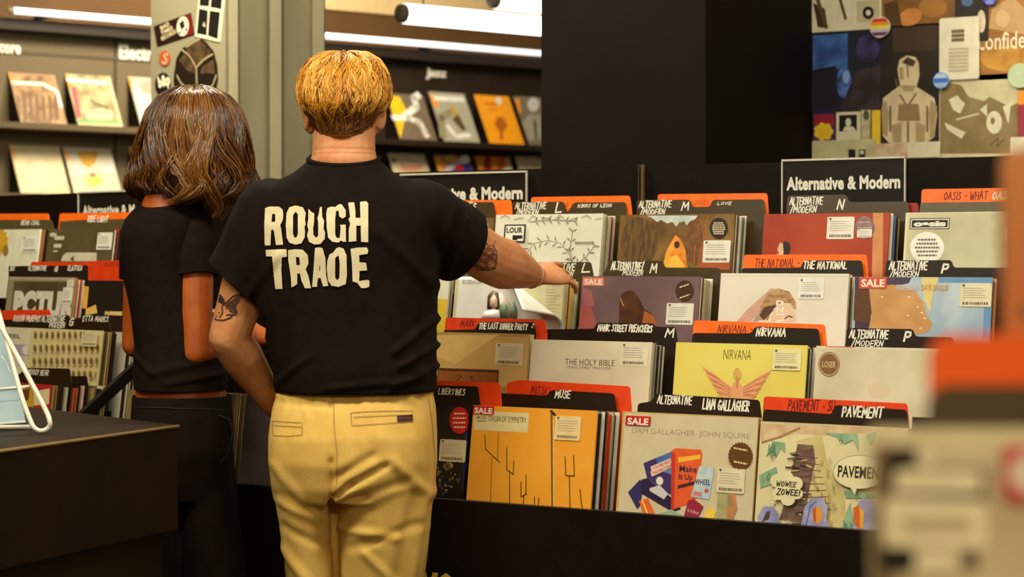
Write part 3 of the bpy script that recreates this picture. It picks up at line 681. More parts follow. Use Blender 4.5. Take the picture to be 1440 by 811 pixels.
# ---- main rack, top row
LEAFM = M((226, 222, 204), .3, (218, 214, 194), 10)
def f_leaf(s):
    S = M((120, 106, 84), .5)
    def branch(pts, n, ln, sg0=1):
        s.line(S, pts, .8)
        for i in range(n):
            t = (i + .7) / n * (len(pts) - 1); k = min(int(t), len(pts) - 2); f = t - k; x = pts[k][0] + (pts[k + 1][0] - pts[k][0]) * f; y = pts[k][1] + (pts[k + 1][1] - pts[k][1]) * f
            dx, dy = pts[k + 1][0] - pts[k][0], pts[k + 1][1] - pts[k][1]; L = math.hypot(dx, dy); dx /= L; dy /= L
            for sg in (-1, 1):
                ex, ey = dx * .55 - dy * sg * .8, dy * .55 + dx * sg * .8; q = (x + ex * ln, y + ey * ln); mx_, my_ = x + ex * ln * .55 + dx, y + ey * ln * .55 + dy
                s.poly(S, [(x, y), (mx_ - ey * .9, my_ + ex * .9), q, (mx_ + ey * .9, my_ - ex * .9)])
    branch([(806, 376), (800, 356), (788, 342), (770, 338), (752, 342), (742, 354), (744, 372)], 10, 11)
    branch([(806, 376), (802, 350), (806, 322)], 4, 9); branch([(806, 376), (824, 362), (838, 344)], 4, 9)
    branch([(746, 312), (775, 309), (812, 311)], 6, 8)
    for i in range(8): s.line(S, [(705 + 19 * i, 306 + (i % 3) * 3), (712 + 19 * i, 303 + (i % 2) * 4), (718 + 19 * i, 307)], .8)
    s.rect(INK, 711, 316, 739, 341); s.rect(M((236, 232, 216), .3), 713, 318, 737, 339); s.text(INK, 'LOUR', 714, 320, 736, 328, .05); s.poly(INK, [(722, 331), (736, 331), (736, 336), (729, 336), (729, 338), (722, 338)])
    for i in range(12): s.rect(S, 810 + 2.2 * i, 340, 811.3 + 2.2 * i, 343)
slot(RF, V4, 698, 302, 'white record sleeve with fine leafy stems, top row above the reaching hand', 'white leafy sleeve', f_leaf, LEAFM, 10, pal=[(214, 206, 176), (170, 160, 120), (60, 50, 36), (196, 184, 150), (220, 214, 196), (120, 110, 70), (150, 60, 40), (206, 196, 160)])
divider(RF, V4 + D1, [(719, 301), (719, 284), (793, 283.5), (797, 297), (799, 297), (807, 284.5), (880, 284), (882, 300)], OLIVE, BLK('white leafy sleeve'),
        [('ALTERNATIVE', HW, 725, 285.5, 768, 294), ('/MODERN', HW, 726, 295, 757, 303), ('L', HW, 782, 286, 789, 299), ('KINGS OF LEON', HW, 813, 287, 860, 291.5, .2)])
divider(RF, V4 + D2, [(746, 300), (747, 277), (886, 275), (889, 300)], OR1, ORG('white leafy sleeve'), [('X -', DRED, 796, 285, 806, 290)])
def f_ball(s): s.poly(M((120, 90, 50), .4), [(640, 306), (694, 306), (694, 400), (640, 400)]); s.ell(GL, 680, 317, 6, 7)
slot(RF, V4, 697, 306, 'brown record sleeve with a white ball half hidden by the man, top row', 'brown sleeve with white ball', f_ball, M((92, 70, 40), .35), 6, side='R', skip=(.04, .055))
divider(RF, V4 + .04, [(560, 300), (560, 285), (694, 284), (697, 300)], OLIVE, BLK('brown sleeve with white ball'), [('FOALES', HW, 636, 285.5, 669, 296)])
divider(RF, V4 + .055, [(566, 300), (566, 281.5), (719, 281), (720.5, 300)], OR1, ORG('brown sleeve with white ball'))
def f_brown(s):
    s.rect(M((96, 66, 28), .35, (142, 106, 52), 10, detail=4), 873, 303, 1028, 400); s.ell(M((80, 56, 26), .4, (112, 82, 40), 40, stretch=(3, 1, .6)), 899, 341, 26, 36); s.ell(M((104, 66, 34), .4, (128, 84, 42), 60), 977, 340, 15, 33)
    J = M((206, 210, 204), .35, (176, 184, 180), 30); s.poly(J, [(909, 303), (981, 303), (978, 308), (970, 311), (966, 317), (962, 311), (955, 313), (951, 319), (946, 312), (938, 314), (930, 309), (924, 312), (918, 307)])
    F = M((226, 120, 34), .4, (240, 176, 60), 24); s.poly(F, [(932, 378), (936, 356), (944, 340), (950, 330), (957, 336), (964, 352), (966, 372), (970, 384), (930, 384)]); s.poly(M((246, 190, 70), .4), [(936, 378), (942, 362), (952, 358), (962, 372), (966, 384), (934, 384)]); s.ell(M((60, 40, 24), .4), 952, 344, 4, 5)
    for p in (((986, 310), (990, 335), (982, 370)), ((996, 304), (990, 340), (986, 372)), ((976, 370), (978, 345))): s.line(M((196, 100, 40), .4), p, 1.0)
    s.rect(M((176, 84, 40), .4), 984, 369, 1026, 379)
def f_brown_p(r, s): round_sticker(r, s, M((40, 22, 16), .4), 1011, 321, 13, 15, M((214, 196, 160), .4), 6); price_label(r, s, 990, 338, 1026, 369)
slot(RF, V4, 872, 302, 'brown record sleeve with flame coloured hand and dark round sticker, top row', 'brown flame sleeve', f_brown, M((104, 74, 34), .35), 10, f_brown_p, pal=[(220, 210, 184), (90, 70, 44), (196, 186, 150), (224, 220, 200), (110, 140, 160), (206, 196, 166), (130, 110, 74), (226, 218, 190)])
divider(RF, V4 + D1, [(895, 302), (896, 281), (970, 280.5), (974, 291), (998, 290.5), (1002, 281), (1074, 280), (1077, 302)], OLIVE, BLK('brown flame sleeve'),
        [('ALTERNATIVE', HW, 899, 283, 944, 292), ('/MODERN', HW, 901, 294, 935, 302), ('M', HW, 959, 285, 968, 296), ('LOVE', HW, 1009, 284, 1029, 288, .2)])
divider(RF, V4 + D2, [(924, 300), (925, 273), (1079, 271.5), (1081, 300)], OR1, ORG('brown flame sleeve'), [('DOVES', M((196, 66, 20), .5), 978, 281, 997, 288)])
REDM = M((172, 62, 26), .35, (156, 50, 20), 6)
def f_red(s):
    s.poly(M((206, 140, 84), .4), [(1228, 298), (1242, 298), (1241, 390), (1226, 390)]); s.ell(M((40, 24, 18), .5), 1105, 349, 7, 10); s.poly(M((222, 178, 140), .5), [(1093, 350), (1097, 341), (1101, 342), (1102, 356), (1096, 357)]); s.poly(M((222, 206, 180), .5), [(1093, 357), (1101, 356), (1104, 362), (1092, 362)])
def f_red_p(r, s): price_label(r, s, 1164, 305, 1200, 336); round_sticker(r, s, M((120, 80, 96), .4, (150, 120, 120), 60), 1216, 320, 14, 16, M((190, 170, 150), .4), 3); price_label(r, s, 1206, 322, 1226, 334, lay=16)
slot(RF, V4, 1075, 301, 'rust red record sleeve with a small dark haired head, top row', 'rust red sleeve', f_red, REDM, 10, f_red_p, pal=[(220, 210, 184), (226, 220, 200), (196, 186, 150), (90, 116, 160), (46, 36, 28), (130, 96, 50), (60, 44, 28), (180, 160, 110), (50, 36, 28), (120, 90, 50)])
divider(RF, V4 + D1, [(1106, 300), (1107, 275), (1190, 273.5), (1194, 284), (1277, 283), (1279, 300)], OLIVE, BLK('rust red sleeve'),
        [('ALTERNATIVE', HW, 1111, 278, 1157, 288), ('/MODERN', HW, 1112, 290, 1148, 299), ('N', HW, 1178, 281, 1187, 294)])
divider(RF, V4 + D2, [(1255, 300), (1256, 286), (1291, 285), (1292, 300)], M((150, 24, 18), .4), 'small dark red divider card peeking out between the rust red and cream sleeves')
def f_oasis(s):
    s.rect(M((200, 194, 158), .4, (184, 176, 138), 8), 1277, 300, 1412, 400); s.rect(INK, 1280, 307, 1335, 322); s.rect(WHITE, 1281.2, 308.2, 1333.8, 320.8); s.rect(INK, 1282.5, 309.5, 1332.5, 319.5); s.text(WHITE, 'oasis', 1285, 311, 1330, 318.5, .08)
def f_oasis_p(r, s): round_sticker(r, s, M((238, 234, 222), .4), 1304, 348, 24, 22, M((110, 100, 84), .5), 5); price_label(r, s, 1414, 316, 1440, 341)
slot(RF, V4, 1274, 299, 'cream record sleeve with black boxed wordmark and round white sticker, top row', 'cream sleeve with boxed wordmark', f_oasis, CREAM, 8, f_oasis_p)
divider(RF, V4 + D1, [(1293, 300), (1294, 285), (1440, 283), (1441, 300)], M((92, 82, 58), .35), 'grey olive divider card standing behind the cream sleeve with boxed wordmark')
divider(RF, V4 + D2, [(1295, 300), (1296, 266), (1450, 263.5), (1451, 300)], OR1, ORG('cream sleeve with boxed wordmark'), [('OASIS - WHAT', DRED, 1328, 270, 1389, 281, .13), ('OASI', HW, 1396, 269.5, 1420, 280, .2)])

# ---- third row
slot(RF, V3, 632, 390, 'yellow and white record sleeve just right of the black shirt', 'yellow and white sleeve', lambda s: (s.poly(M((226, 190, 60), .4), [(560, 421), (634, 420), (630, 470), (560, 470)]),), M((232, 226, 200), .4), 3, side='R', pal=[(214, 206, 180), (90, 74, 50), (196, 190, 170)])
WM = M((234, 232, 222), .35, (224, 222, 212), 14)
def f_cream(s):
    s.text(M((110, 96, 70), .5), 'TWIGS', 776, 393, 795, 398, .0)
    for i in range(9): s.rect(M((180, 166, 120), .5), 768, 402 + 4.4 * i, 788 - (i % 3) * 3, 403 + 4.4 * i)
slot(RF, V3 + .004, 641, 389.5, 'cream record sleeve with lines of print, right behind the bent white sleeve', 'cream printed sleeve', f_cream, M((214, 204, 160), .4), 9, pal=[(224, 210, 150), (206, 190, 120), (150, 60, 30), (226, 216, 170), (236, 180, 60), (226, 214, 170), (200, 190, 150), (214, 206, 170), (190, 180, 140)], start=.01)
# the white sleeve the hand is pulling: its free top corner curls forward
def curl_sleeve():
    v = V3 - .004; u, z = RF.hit(645, 389, v); h = .314
    mt = RF.mtx(u + SL / 2, v - h * math.sin(LEAN), z - h * math.cos(LEAN), LEAN); N = 36
    A = Sheet(mt, SL, h); p0 = Vector(A.L(690, 388)); p1 = Vector(A.L(768, 452)); d = (p1 - p0).normalized(); nn = Vector((-d.y, d.x)); 
    if nn.y < 0: nn = -nn
    def bend(x, zz, y=0.0):
        q = Vector((x, zz)) - p0; k = q.dot(nn)
        if k <= 0: return (x, y, zz)
        R = .03; ang = min(k / R, 1.9); f = R * math.sin(ang) + max(0, k - R * 1.9) * math.cos(1.9); out = R * (1 - math.cos(ang)) + max(0, k - R * 1.9) * math.sin(1.9)
        base = Vector((x, zz)) - nn * k; r = base + nn * f
        return (r.x, y - out, r.y)
    q = MB(); vs = []; fs = []
    for j in range(N + 1):
        for i in range(N + 1): vs.append(bend(-SL / 2 + SL * i / N, h * j / N))
    for j in range(N):
        for i in range(N): a = j * (N + 1) + i; fs.append((a, a + 1, a + N + 2, a + N + 1))
    q.add(vs, fs, WM)
    fig = [(M((206, 176, 170), .5), [(684, 446), (690, 424), (704, 411), (716, 424), (728, 446)]), (M((92, 66, 44), .5), [(686, 434), (687, 416), (694, 408), (702, 412), (705, 434), (700, 436), (692, 436)]), (M((220, 190, 160), .5), [(690, 430), (691, 420), (696, 414), (700, 420), (701, 430), (696, 436)]), (M((236, 232, 224), .5), [(678, 447), (684, 438), (694, 435), (702, 436), (706, 447)]), (M((120, 142, 108), .5), [(705, 447), (704, 432), (709, 424), (715, 430), (716, 447)]), (M((128, 148, 112), .5), [(718, 447), (717, 426), (724, 424), (728, 436), (727, 447)])]
    for i, (m, P) in enumerate(fig):
        ls = [A.L(*p) for p in P]; tri = tessellate_polygon([[Vector((p[0], p[1], 0)) for p in ls]]); q.add([bend(p[0], p[1], -.0005 * (i + 1)) for p in ls], [tuple(t) for t in tri], m)
    vs2, fs2 = text_tris('EUSEXUA', .0); a = A.L(651, 393); c = A.L(677, 399)
    q.add([bend(a[0] + x * (c[0] - a[0]), c[1] + y * (a[1] - c[1]), -.0006) for x, y in vs2], fs2, M((150, 140, 124), .5))
    o = q.build('record_sleeve', smooth=True, norm=False, mtx=mt); so = o.modifiers.new('board', 'SOLIDIFY'); so.thickness = .003; so.offset = -1
    tag(o, 'white record sleeve with small figures, its corner curled down under the man\'s forearm', 'record')
curl_sleeve()
divider(RF, V3 + .095, [(748, 388), (750, 369), (831, 368), (835, 388)], OLIVE, BLK('cream printed sleeve'), [('ALTERNATIVE', HW, 752, 371, 809, 380), ('MODERN', HW, 776, 381, 806, 388), ('L', HW, 819, 371, 829, 383)])
PUR = M((108, 84, 88), .35, (126, 98, 98), 5)
def f_purple(s):
    s.poly(M((196, 96, 76), .4, (156, 88, 92), 8), [(816, 430), (830, 428), (842, 462), (814, 462)]); s.poly(M((172, 100, 100), .4), [(820, 405), (832, 408), (836, 430), (818, 432)])
    s.poly(M((72, 42, 26), .4, (92, 54, 30), 30), [(870, 456), (871, 424), (874, 413), (884, 408), (892, 410), (899, 420), (906, 434), (918, 442), (926, 456)]); s.poly(M((176, 96, 44), .4), [(906, 437), (918, 443), (926, 456), (903, 456)]); s.line(M((210, 140, 90), .4), [(873, 420), (877, 430)], 1.5)
def f_purple_p(r, s):
    sale_sticker(r, s, 820, 390, 849, 402, M((226, 130, 104), .4)); round_sticker(r, s, M((70, 44, 20), .4), 963, 409, 13, 15, M((220, 206, 176), .4), 2, rot=.35); price_label(r, s, 938, 426, 974, 456)
slot(RF, V3, 819, 388, 'dusky purple record sleeve with a long haired figure and SALE sticker', 'dusky purple sleeve', f_purple, PUR, 10, f_purple_p, pal=[(220, 190, 170), (206, 200, 170), (60, 46, 34), (196, 180, 140), (180, 166, 130), (210, 200, 170), (160, 150, 120), (222, 212, 184), (206, 196, 160), (230, 222, 200)], seed=4)
divider(RF, V3 + D1, [(848, 387), (857, 366), (932, 366.5), (935, 376), (1012, 376.5), (1014, 392)], OLIVE, BLK('dusky purple sleeve'), [('ALTERNATIVE/', HW, 860, 368, 905, 379), ('MODERN', HW, 876, 380, 904, 387), ('M', HW, 915, 372, 923, 384)])
def f_face(s):
    s.rect(M((216, 206, 180), .4, (206, 196, 170), 8), 1013, 387, 1196, 389)
    s.poly(M((206, 160, 140), .5), [(1036, 452), (1050, 436), (1068, 420), (1084, 405), (1090, 406), (1082, 424), (1066, 440), (1056, 452)]); s.poly(M((176, 150, 140), .5), [(1058, 452), (1070, 434), (1076, 438), (1066, 452)])
    s.poly(M((186, 150, 104), .5, (150, 110, 68), 40, stretch=(1, 1, 3)), [(1068, 450), (1070, 430), (1080, 412), (1094, 405), (1110, 410), (1119, 424), (1120, 436), (1112, 430), (1096, 428), (1084, 440), (1080, 450)]); s.poly(M((84, 58, 36), .5), [(1068, 444), (1074, 432), (1092, 428), (1088, 436), (1074, 450)])
    s.poly(M((224, 196, 166), .5), [(1084, 452), (1088, 434), (1098, 426), (1112, 426), (1119, 440), (1119, 452)]); s.line(M((70, 50, 36), .5), [(1104, 448), (1109, 444), (1114, 446)], 1.6)
    for i, c in enumerate('DNIF'): s.text(WHITE, c, 1092, 422 + 9.4 * i, 1102, 430 + 9.4 * i, .05) if i != 2 else s.rect(WHITE, 1092, 441, 1102, 443.4)
slot(RF, V3, 1014, 384, 'white record sleeve with a fair haired face, third row behind the yellow sleeve', 'white portrait sleeve', f_face, M((226, 220, 204), .35, (218, 212, 196), 9), 6, lambda r, s: price_label(r, s, 1124, 391, 1158, 420, M((232, 230, 220), .4)), pal=[(214, 204, 170), (96, 70, 50), (206, 190, 150), (220, 206, 170), (180, 150, 100), (226, 216, 190)])
divider(RF, V3 + D1, [(1043, 390), (1043, 377), (1122, 376), (1126, 376), (1130, 366), (1212, 366), (1215, 390)], CARD, BLK('white portrait sleeve'), [('THE NATIONAL', HW, 1130, 367.5, 1190, 377.5, .17)])
divider(RF, V3 + D2, [(1043, 390), (1046, 358), (1219, 357.5), (1221, 390)], OR1, ORG('white portrait sleeve'), [('THE NATIONAL -', DRED, 1062, 364, 1124, 375, .12)])
def f_pix(s):
    s.rect(M((150, 170, 190), .35, (186, 200, 206), 8), 1203, 390, 1402, 480); s.rect(M((104, 146, 190), .4), 1320, 390, 1402, 398); s.rect(M((104, 146, 190), .4), 1386, 392, 1402, 475); s.poly(M((60, 44, 60), .4, (80, 60, 90), 20), [(1202, 389), (1282, 389), (1278, 398), (1250, 404), (1228, 410), (1222, 470), (1202, 470)]); s.poly(M((92, 58, 28), .4), [(1202, 408), (1224, 402), (1226, 440), (1220, 455), (1200, 450)])
    s.poly(M((226, 204, 130), .4), [(1296, 390), (1320, 390), (1312, 410), (1308, 440), (1300, 420)]); s.poly(M((206, 154, 96), .4, (190, 138, 82), 16), [(1222, 404), (1256, 400), (1286, 408), (1298, 424), (1304, 446), (1312, 454), (1306, 466), (1290, 470), (1220, 470), (1226, 440)])
    for x, y in ((1278, 418), (1290, 432), (1296, 440), (1300, 448), (1276, 444), (1294, 462), (1240, 418)): s.poly(M((236, 220, 190), .4), [(x - 2, y), (x + 1, y - 2), (x + 3, y + 1)])
    s.text(M((200, 190, 190), .4), 'PIXIES DEAD', 1261, 400, 1292, 408, .03); s.text(M((206, 160, 90), .4), 'DAYS SINGLES', 1296, 400, 1334, 408, .03)
def f_pix_p(r, s): sale_sticker(r, s, 1209, 389, 1247, 406, M((206, 84, 60), .4)); price_label(r, s, 1351, 398, 1394, 431, M((226, 212, 176), .4))
slot(RF, V3, 1202, 389, 'pale blue and tan record sleeve with SALE sticker, third row', 'pale blue and tan sleeve', f_pix, M((150, 176, 196), .35), 4, f_pix_p, pal=[(40, 36, 40), (214, 130, 70), (206, 140, 90), (226, 190, 140)])
divider(RF, V3 + D1, [(1244, 390), (1246, 366), (1338, 365.5), (1341, 376), (1440, 376.5), (1442, 392)], CARD, BLK('pale blue and tan sleeve'), [('ALTERNATIVE', HW, 1251, 368, 1304, 379, .17), ('/MODERN', HW, 1252, 381, 1292, 389, .17), ('P', HW, 1325, 371, 1333, 384, .2)])

# ---- second row
def f_gold(s):
    s.rect(M((190, 150, 84), .3, (206, 170, 104), 5), 613, 471, 744, 545); s.poly(M((214, 176, 104), .3), [(613, 471), (700, 471), (640, 512), (613, 500)]); s.rect(M((88, 44, 18), .4), 616, 517, 700, 545); s.rect(M((150, 84, 34), .4), 617, 521, 698, 545); s.write(M((70, 36, 16), .5), '2 S', 640, 527, 666, 537, .14)
slot(RF, V2, 745, 469.5, 'golden brown record sleeve in plastic beside the black shirt, second row', 'golden brown sleeve', f_gold, M((176, 140, 80), .35), 3, lambda r, s: price_label(r, s, 698, 482, 734, 513, M((214, 196, 156), .4)), side='R', pal=[(206, 190, 140), (190, 170, 120), (210, 196, 150)])
divider(RF, V2 + .06, [(624, 470), (624, 464), (668, 463), (673, 452.5), (751, 453), (754, 470)], CARD, BLK('golden brown sleeve'), [('THE LAST DINNER PARTY', HW, 674, 454, 742, 462, .2), (':', HW, 746, 454, 750, 462, .25)])
divider(RF, V2 + .075, [(624, 470), (627, 446), (766, 449), (770, 470)], OR2, ORG('golden brown sleeve'), [('MARK', DRED, 648, 450, 668, 459)])
def f_holy(s): s.text(M((76, 64, 50), .5), 'THE HOLY BIBLE', 795, 504, 864, 512.5, .0); s.text(M((110, 96, 76), .5), 'MANIC STREET PREACHERS', 798, 514, 860, 518, .0)
slot(RF, V2, 748, 477, 'plain off white record sleeve with two thin lines of title, second row', 'plain off white sleeve', f_holy, M((222, 210, 180), .4, (214, 201, 170), 10), 8, lambda r, s: price_label(r, s, 874, 482, 910, 514, M((228, 218, 190), .4)), pal=[(210, 200, 170), (120, 110, 90), (226, 220, 200), (50, 40, 32), (214, 206, 180), (230, 224, 206), (80, 66, 50), (220, 210, 184)], seed=2)
divider(RF, V2 + D1, [(753, 476), (753, 463), (836, 462), (839, 453.5), (919, 454.5), (921, 459), (950, 459.5), (953, 480)], CARD, BLK('plain off white sleeve'), [('MANIC STREET PREACHERS', HW, 841, 456, 917, 465, .19), ('M', HW, 936, 463, 947, 474, .18)])
YLM = M((228, 212, 104), .35, (222, 202, 92), 5)
def f_nirv(s):
    P = M((206, 132, 88), .5, (190, 112, 72), 60); Q = M((226, 160, 110), .5)
    s.text(M((96, 66, 30), .5), 'NIRVANA', 1018, 491, 1056, 505, -.005)
    for sg in (-1, 1):
        cx = 1036
        for i in range(9):
            t = i / 8; x0 = cx + sg * (8 + 3 * t); y0 = 548 + 12 * t; x1 = cx + sg * (52 - 26 * t); y1 = 512 + 44 * t + (6 if sg > 0 else 0)
            s.poly(P if i % 2 else Q, [(x0, y0 - 4), (x0 + (x1 - x0) * .55, y0 + (y1 - y0) * .55 - 3.5), (x1, y1), (x0 + (x1 - x0) * .6, y0 + (y1 - y0) * .6 + 3), (x0, y0 + 3)])
    s.poly(Q, [(1026, 566), (1028, 546), (1033, 536), (1040, 536), (1045, 546), (1047, 566)]); s.ell(M((216, 170, 90), .5), 1037, 526, 5.5, 9); s.line(P, [(1037, 530), (1037, 545)], 2)
slot(RF, V2, 951, 481, 'yellow record sleeve with a pink winged shape, second row', 'yellow winged sleeve', f_nirv, YLM, 7, lambda r, s: price_label(r, s, 1088, 490, 1126, 520, M((232, 222, 164), .4)), pal=[(40, 30, 26), (206, 196, 170), (36, 28, 26), (190, 180, 150), (40, 30, 26), (214, 206, 180), (216, 170, 70)])
divider(RF, V2 + D1, [(973, 480), (974, 468), (1056, 468.5), (1062, 459), (1151, 462), (1154, 488)], CARD, BLK('yellow winged sleeve'), [('NIRVANA', HW, 1064, 461, 1104, 472, .17)])
divider(RF, V2 + D2, [(973, 480), (976, 450), (1160, 456), (1163, 488)], OR1, ORG('yellow winged sleeve'), [('NIRVANA -', DRED, 1010, 457, 1058, 467, .13)])
def f_loved(s): s.rect(M((214, 204, 174), .4, (196, 186, 152), 7, detail=5), 1148, 489, 1306, 600); s.ell(M((216, 190, 156), .5, (206, 196, 164), 9), 1236, 548, 16, 12); s.rect(M((196, 40, 36), .4), 1162, 486.5, 1202, 488.5)
slot(RF, V2, 1148, 486, 'pale mottled record sleeve with round kraft sticker, second row', 'pale mottled sleeve', f_loved, M((216, 206, 178), .4), 0, lambda r, s: round_sticker(r, s, M((128, 90, 48), .5), 1166, 512, 15, 17.5, None, ring=M((206, 180, 130), .5), txt=(M((206, 180, 130), .5), 'LOSER')))
divider(RF, V2 + .05, [(1189, 488), (1191, 461), (1284, 462.5), (1287, 473), (1340, 474), (1342, 490)], CARD, BLK('pale mottled sleeve'), [('ALTERNATIVE', HW, 1195, 464, 1249, 475, .17), ('/MODERN', HW, 1198, 478, 1242, 486, .17), ('P', HW, 1272, 466, 1280, 480, .2)])

# ---- front row
def f_lib(s):
    s.poly(M((30, 34, 70), .3), [(652, 588), (660, 588), (656, 690), (650, 690)])
    G = M((130, 108, 60), .5); rnd = random.Random(8)
    for i in range(26): x = rnd.uniform(616, 648); y = rnd.uniform(652, 696); s.ell(G if i % 3 else M((70, 70, 90), .5), x, y, rnd.uniform(.8, 2.6), rnd.uniform(.8, 3))
    s.ell(M((160, 136, 80), .5, (70, 56, 30), 60), 631, 655, 7, 6)
slot(RF, V1, 661, 571, 'black record sleeve with red round sticker right beside the beige trousers', 'black sleeve with red sticker', f_lib, M((26, 22, 24), .25), 0, lambda r, s: (round_sticker(r, s, M((186, 28, 24), .35), 647, 591, 14, 19, M((230, 190, 150), .4), 4), price_label(r, s, 620, 617, 657, 648, M((206, 190, 150), .4))), side='R')
divider(RF, V1 + .03, [(585, 571), (586, 541), (672, 543), (676, 574)], CARD, BLK('black sleeve with red sticker'), [('LIBERTINES', HW, 617, 546, 654, 554, .14)])
divider(RF, V1 + .045, [(588, 571), (590, 534), (703, 538), (706, 574)], OR2, ORG('black sleeve with red sticker'))
MUSE = M((232, 158, 46), .4, (226, 150, 40), 8)
def f_muse(s):
    T = M((74, 46, 24), .5); G = M((150, 104, 44), .5)
    s.rect(M((222, 204, 150), .4), 668, 577, 742, 608); s.text(M((150, 130, 90), .5), 'MUSE', 670.5, 584, 684, 589, .02); s.rect(INK, 671, 591, 684, 592.4); s.text(M((76, 62, 44), .5), 'ORIGIN OF SYMMETRY', 687, 584, 740, 592, .0)
    s.poly(M((112, 84, 44), .5), [(774.2, 578), (777, 578), (778, 716), (775.4, 716)]); s.poly(M((40, 30, 22), .5), [(773, 577), (776, 576), (784, 585), (778, 584)]); s.line(M((236, 206, 120), .5), [(778.5, 590), (778.8, 712)], 1)
    for l, m in (([(682, 612), (683, 631), (703, 650)], T), ([(701, 608), (700, 646)], G), ([(692, 642), (690, 706)], G), ([(713, 629), (713, 660), (723, 667)], T), ([(723, 648), (722, 667)], T), ([(717, 664), (717, 712)], T), ([(733, 677), (733, 698), (741, 694)], T), ([(740, 668), (740, 695)], T), ([(737, 697), (736, 712)], T), ([(752, 698), (752, 714)], T), ([(758, 700), (757, 714)], T), ([(795, 642), (796, 668), (808, 669)], T), ([(807, 640), (808, 669)], T), ([(801, 669), (802, 716)], T), ([(816, 688), (818, 708), (820, 716)], T)): s.line(m, l, 1.1)
slot(RF, V1, 666, 569.5, 'orange record sleeve with thin dark branching lines and SALE sticker, front row', 'orange sleeve with branching lines', f_muse, MUSE, 15, lambda r, s: (sale_sticker(r, s, 666, 570, 695, 583), price_label(r, s, 782, 584, 816, 618, M((230, 200, 140), .4))), pal=[(220, 200, 160), (40, 30, 26), (80, 120, 160), (226, 216, 200), (34, 28, 26), (190, 80, 40), (226, 110, 40), (206, 60, 30), (40, 30, 24), (206, 190, 150), (150, 130, 90), (36, 28, 24), (224, 216, 200), (40, 32, 30), (32, 26, 24)], seed=9, pitch=.0068, skip=(.115, .128))
divider(RF, V1 + .115, [(690, 570), (692, 552), (770, 556), (775, 548), (864, 553), (868, 585)], CARD, BLK('orange sleeve with branching lines'), [('MUSE', HW, 781, 549, 802, 559, .16)])
divider(RF, V1 + .128, [(712, 565), (713, 538), (731, 534), (886, 543), (889, 585)], OR2, ORG('orange sleeve with branching lines'), [('MITSKI', DRED, 747, 543, 773, 554, .12)])
def f_liam(s):
    s.rect(M((206, 192, 156), .4, (200, 185, 148), 14), 879, 580, 1066, 740)
    s.text(M((140, 122, 92), .5), 'LIAM GALLAGHER  JOHN SQUIRE', 889, 601, 1055, 611, -.012)
    DB_ = M((44, 40, 90), .5); BL = M((90, 130, 190), .5, (60, 96, 160), 20)
    s.poly(DB_, [(883, 692), (900, 674), (906, 680), (900, 712), (896, 716)]); s.poly(M((40, 20, 60), .5), [(902, 674), (910, 672), (950, 704), (958, 716), (946, 720), (902, 694)]); s.poly(BL, [(905, 651), (946, 634), (954, 640), (950, 700), (910, 672)]); s.poly(M((60, 40, 100), .5), [(905, 651), (922, 644), (930, 662), (948, 668), (950, 700), (934, 690), (910, 672)])
    s.poly(M((226, 90, 36), .5), [(944, 634), (950, 630), (986, 632), (988, 640), (978, 706), (946, 716)]); s.poly(M((196, 50, 24), .5), [(944, 634), (950, 638), (948, 718), (944, 716)]); s.poly(M((240, 180, 50), .5), [(954, 643), (985, 639), (985, 645), (954, 650)]); s.text(M((40, 30, 60), .5), 'Make', 956, 654, 980, 663, .02); s.text(M((40, 30, 60), .5), 'It Up', 955, 666, 974, 676, .02); s.poly(M((70, 30, 30), .5), [(954, 682), (978, 676), (977, 681), (953, 687)])
    for i, t in enumerate(("YOU'RE NOT", 'THE ONLY ONE')): s.poly(M((226, 200, 180), .5), [(915, 656 + 7 * i), (943, 644 + 7 * i), (945, 650 + 7 * i), (917, 663 + 7 * i)]); s.text(M((200, 50, 40), .5), t, 917, 656.5 + 7 * i, 945, 661 + 7 * i, .03, rot=.4)
    s.ell(M((226, 216, 200), .5), 928, 676, 5, 6, jag=.1); s.poly(M((206, 200, 200), .5), [(914, 686), (928, 682), (940, 694), (934, 702), (914, 690)])
    s.poly(M((196, 206, 206), .4, (160, 186, 200), 40), [(984, 655), (1005, 658), (998, 702), (972, 698)]); s.text(M((50, 50, 80), .5), 'WHEEL', 978, 673, 999, 681, .03); s.ell(M((206, 70, 60), .5), 994, 690, 3, 3); s.poly(M((206, 120, 120), .5), [(976, 690), (988, 692), (986, 698), (975, 696)])
    s.poly(M((150, 30, 60), .5), [(968, 704), (976, 701), (990, 712), (984, 724), (978, 732), (962, 726)]); s.text(M((230, 180, 180), .5), 'Im So Bored', 968, 714, 984, 719, .0, rot=-.2); s.poly(M((240, 200, 70), .5), [(992, 722), (998, 712), (1007, 719), (1004, 732), (990, 730)]); s.poly(M((226, 100, 40), .5), [(899, 704), (912, 700), (922, 724), (906, 724)]); s.line(M((240, 210, 90), .5), [(904, 704), (912, 724)], 2); s.poly(M((150, 176, 140), .5), [(922, 724), (944, 716), (960, 724), (960, 732)])
    s.poly(M((170, 160, 110), .5, (130, 140, 100), 40), [(1010, 694), (1030, 694), (1028, 733), (1008, 733)]); s.poly(M((206, 130, 70), .5, (150, 120, 80), 40), [(1026, 696), (1034, 694), (1037, 714), (1030, 733), (1022, 730)])
def f_liam_p(r, s): sale_sticker(r, s, 881, 584, 915, 599); round_sticker(r, s, M((98, 62, 22), .4), 1042, 641, 17, 19, M((226, 206, 160), .4), 2, jag=.05, rot=-.2); price_label(r, s, 1010, 657, 1047, 692, M((222, 208, 172), .4))
slot(RF, V1, 876, 578, 'cream record sleeve with a heap of bright product boxes and SALE sticker, front row', 'cream sleeve with bright boxes', f_liam, M((196, 166, 104), .3), 3, f_liam_p, pal=[(170, 120, 50), (150, 104, 44), (190, 150, 90)])
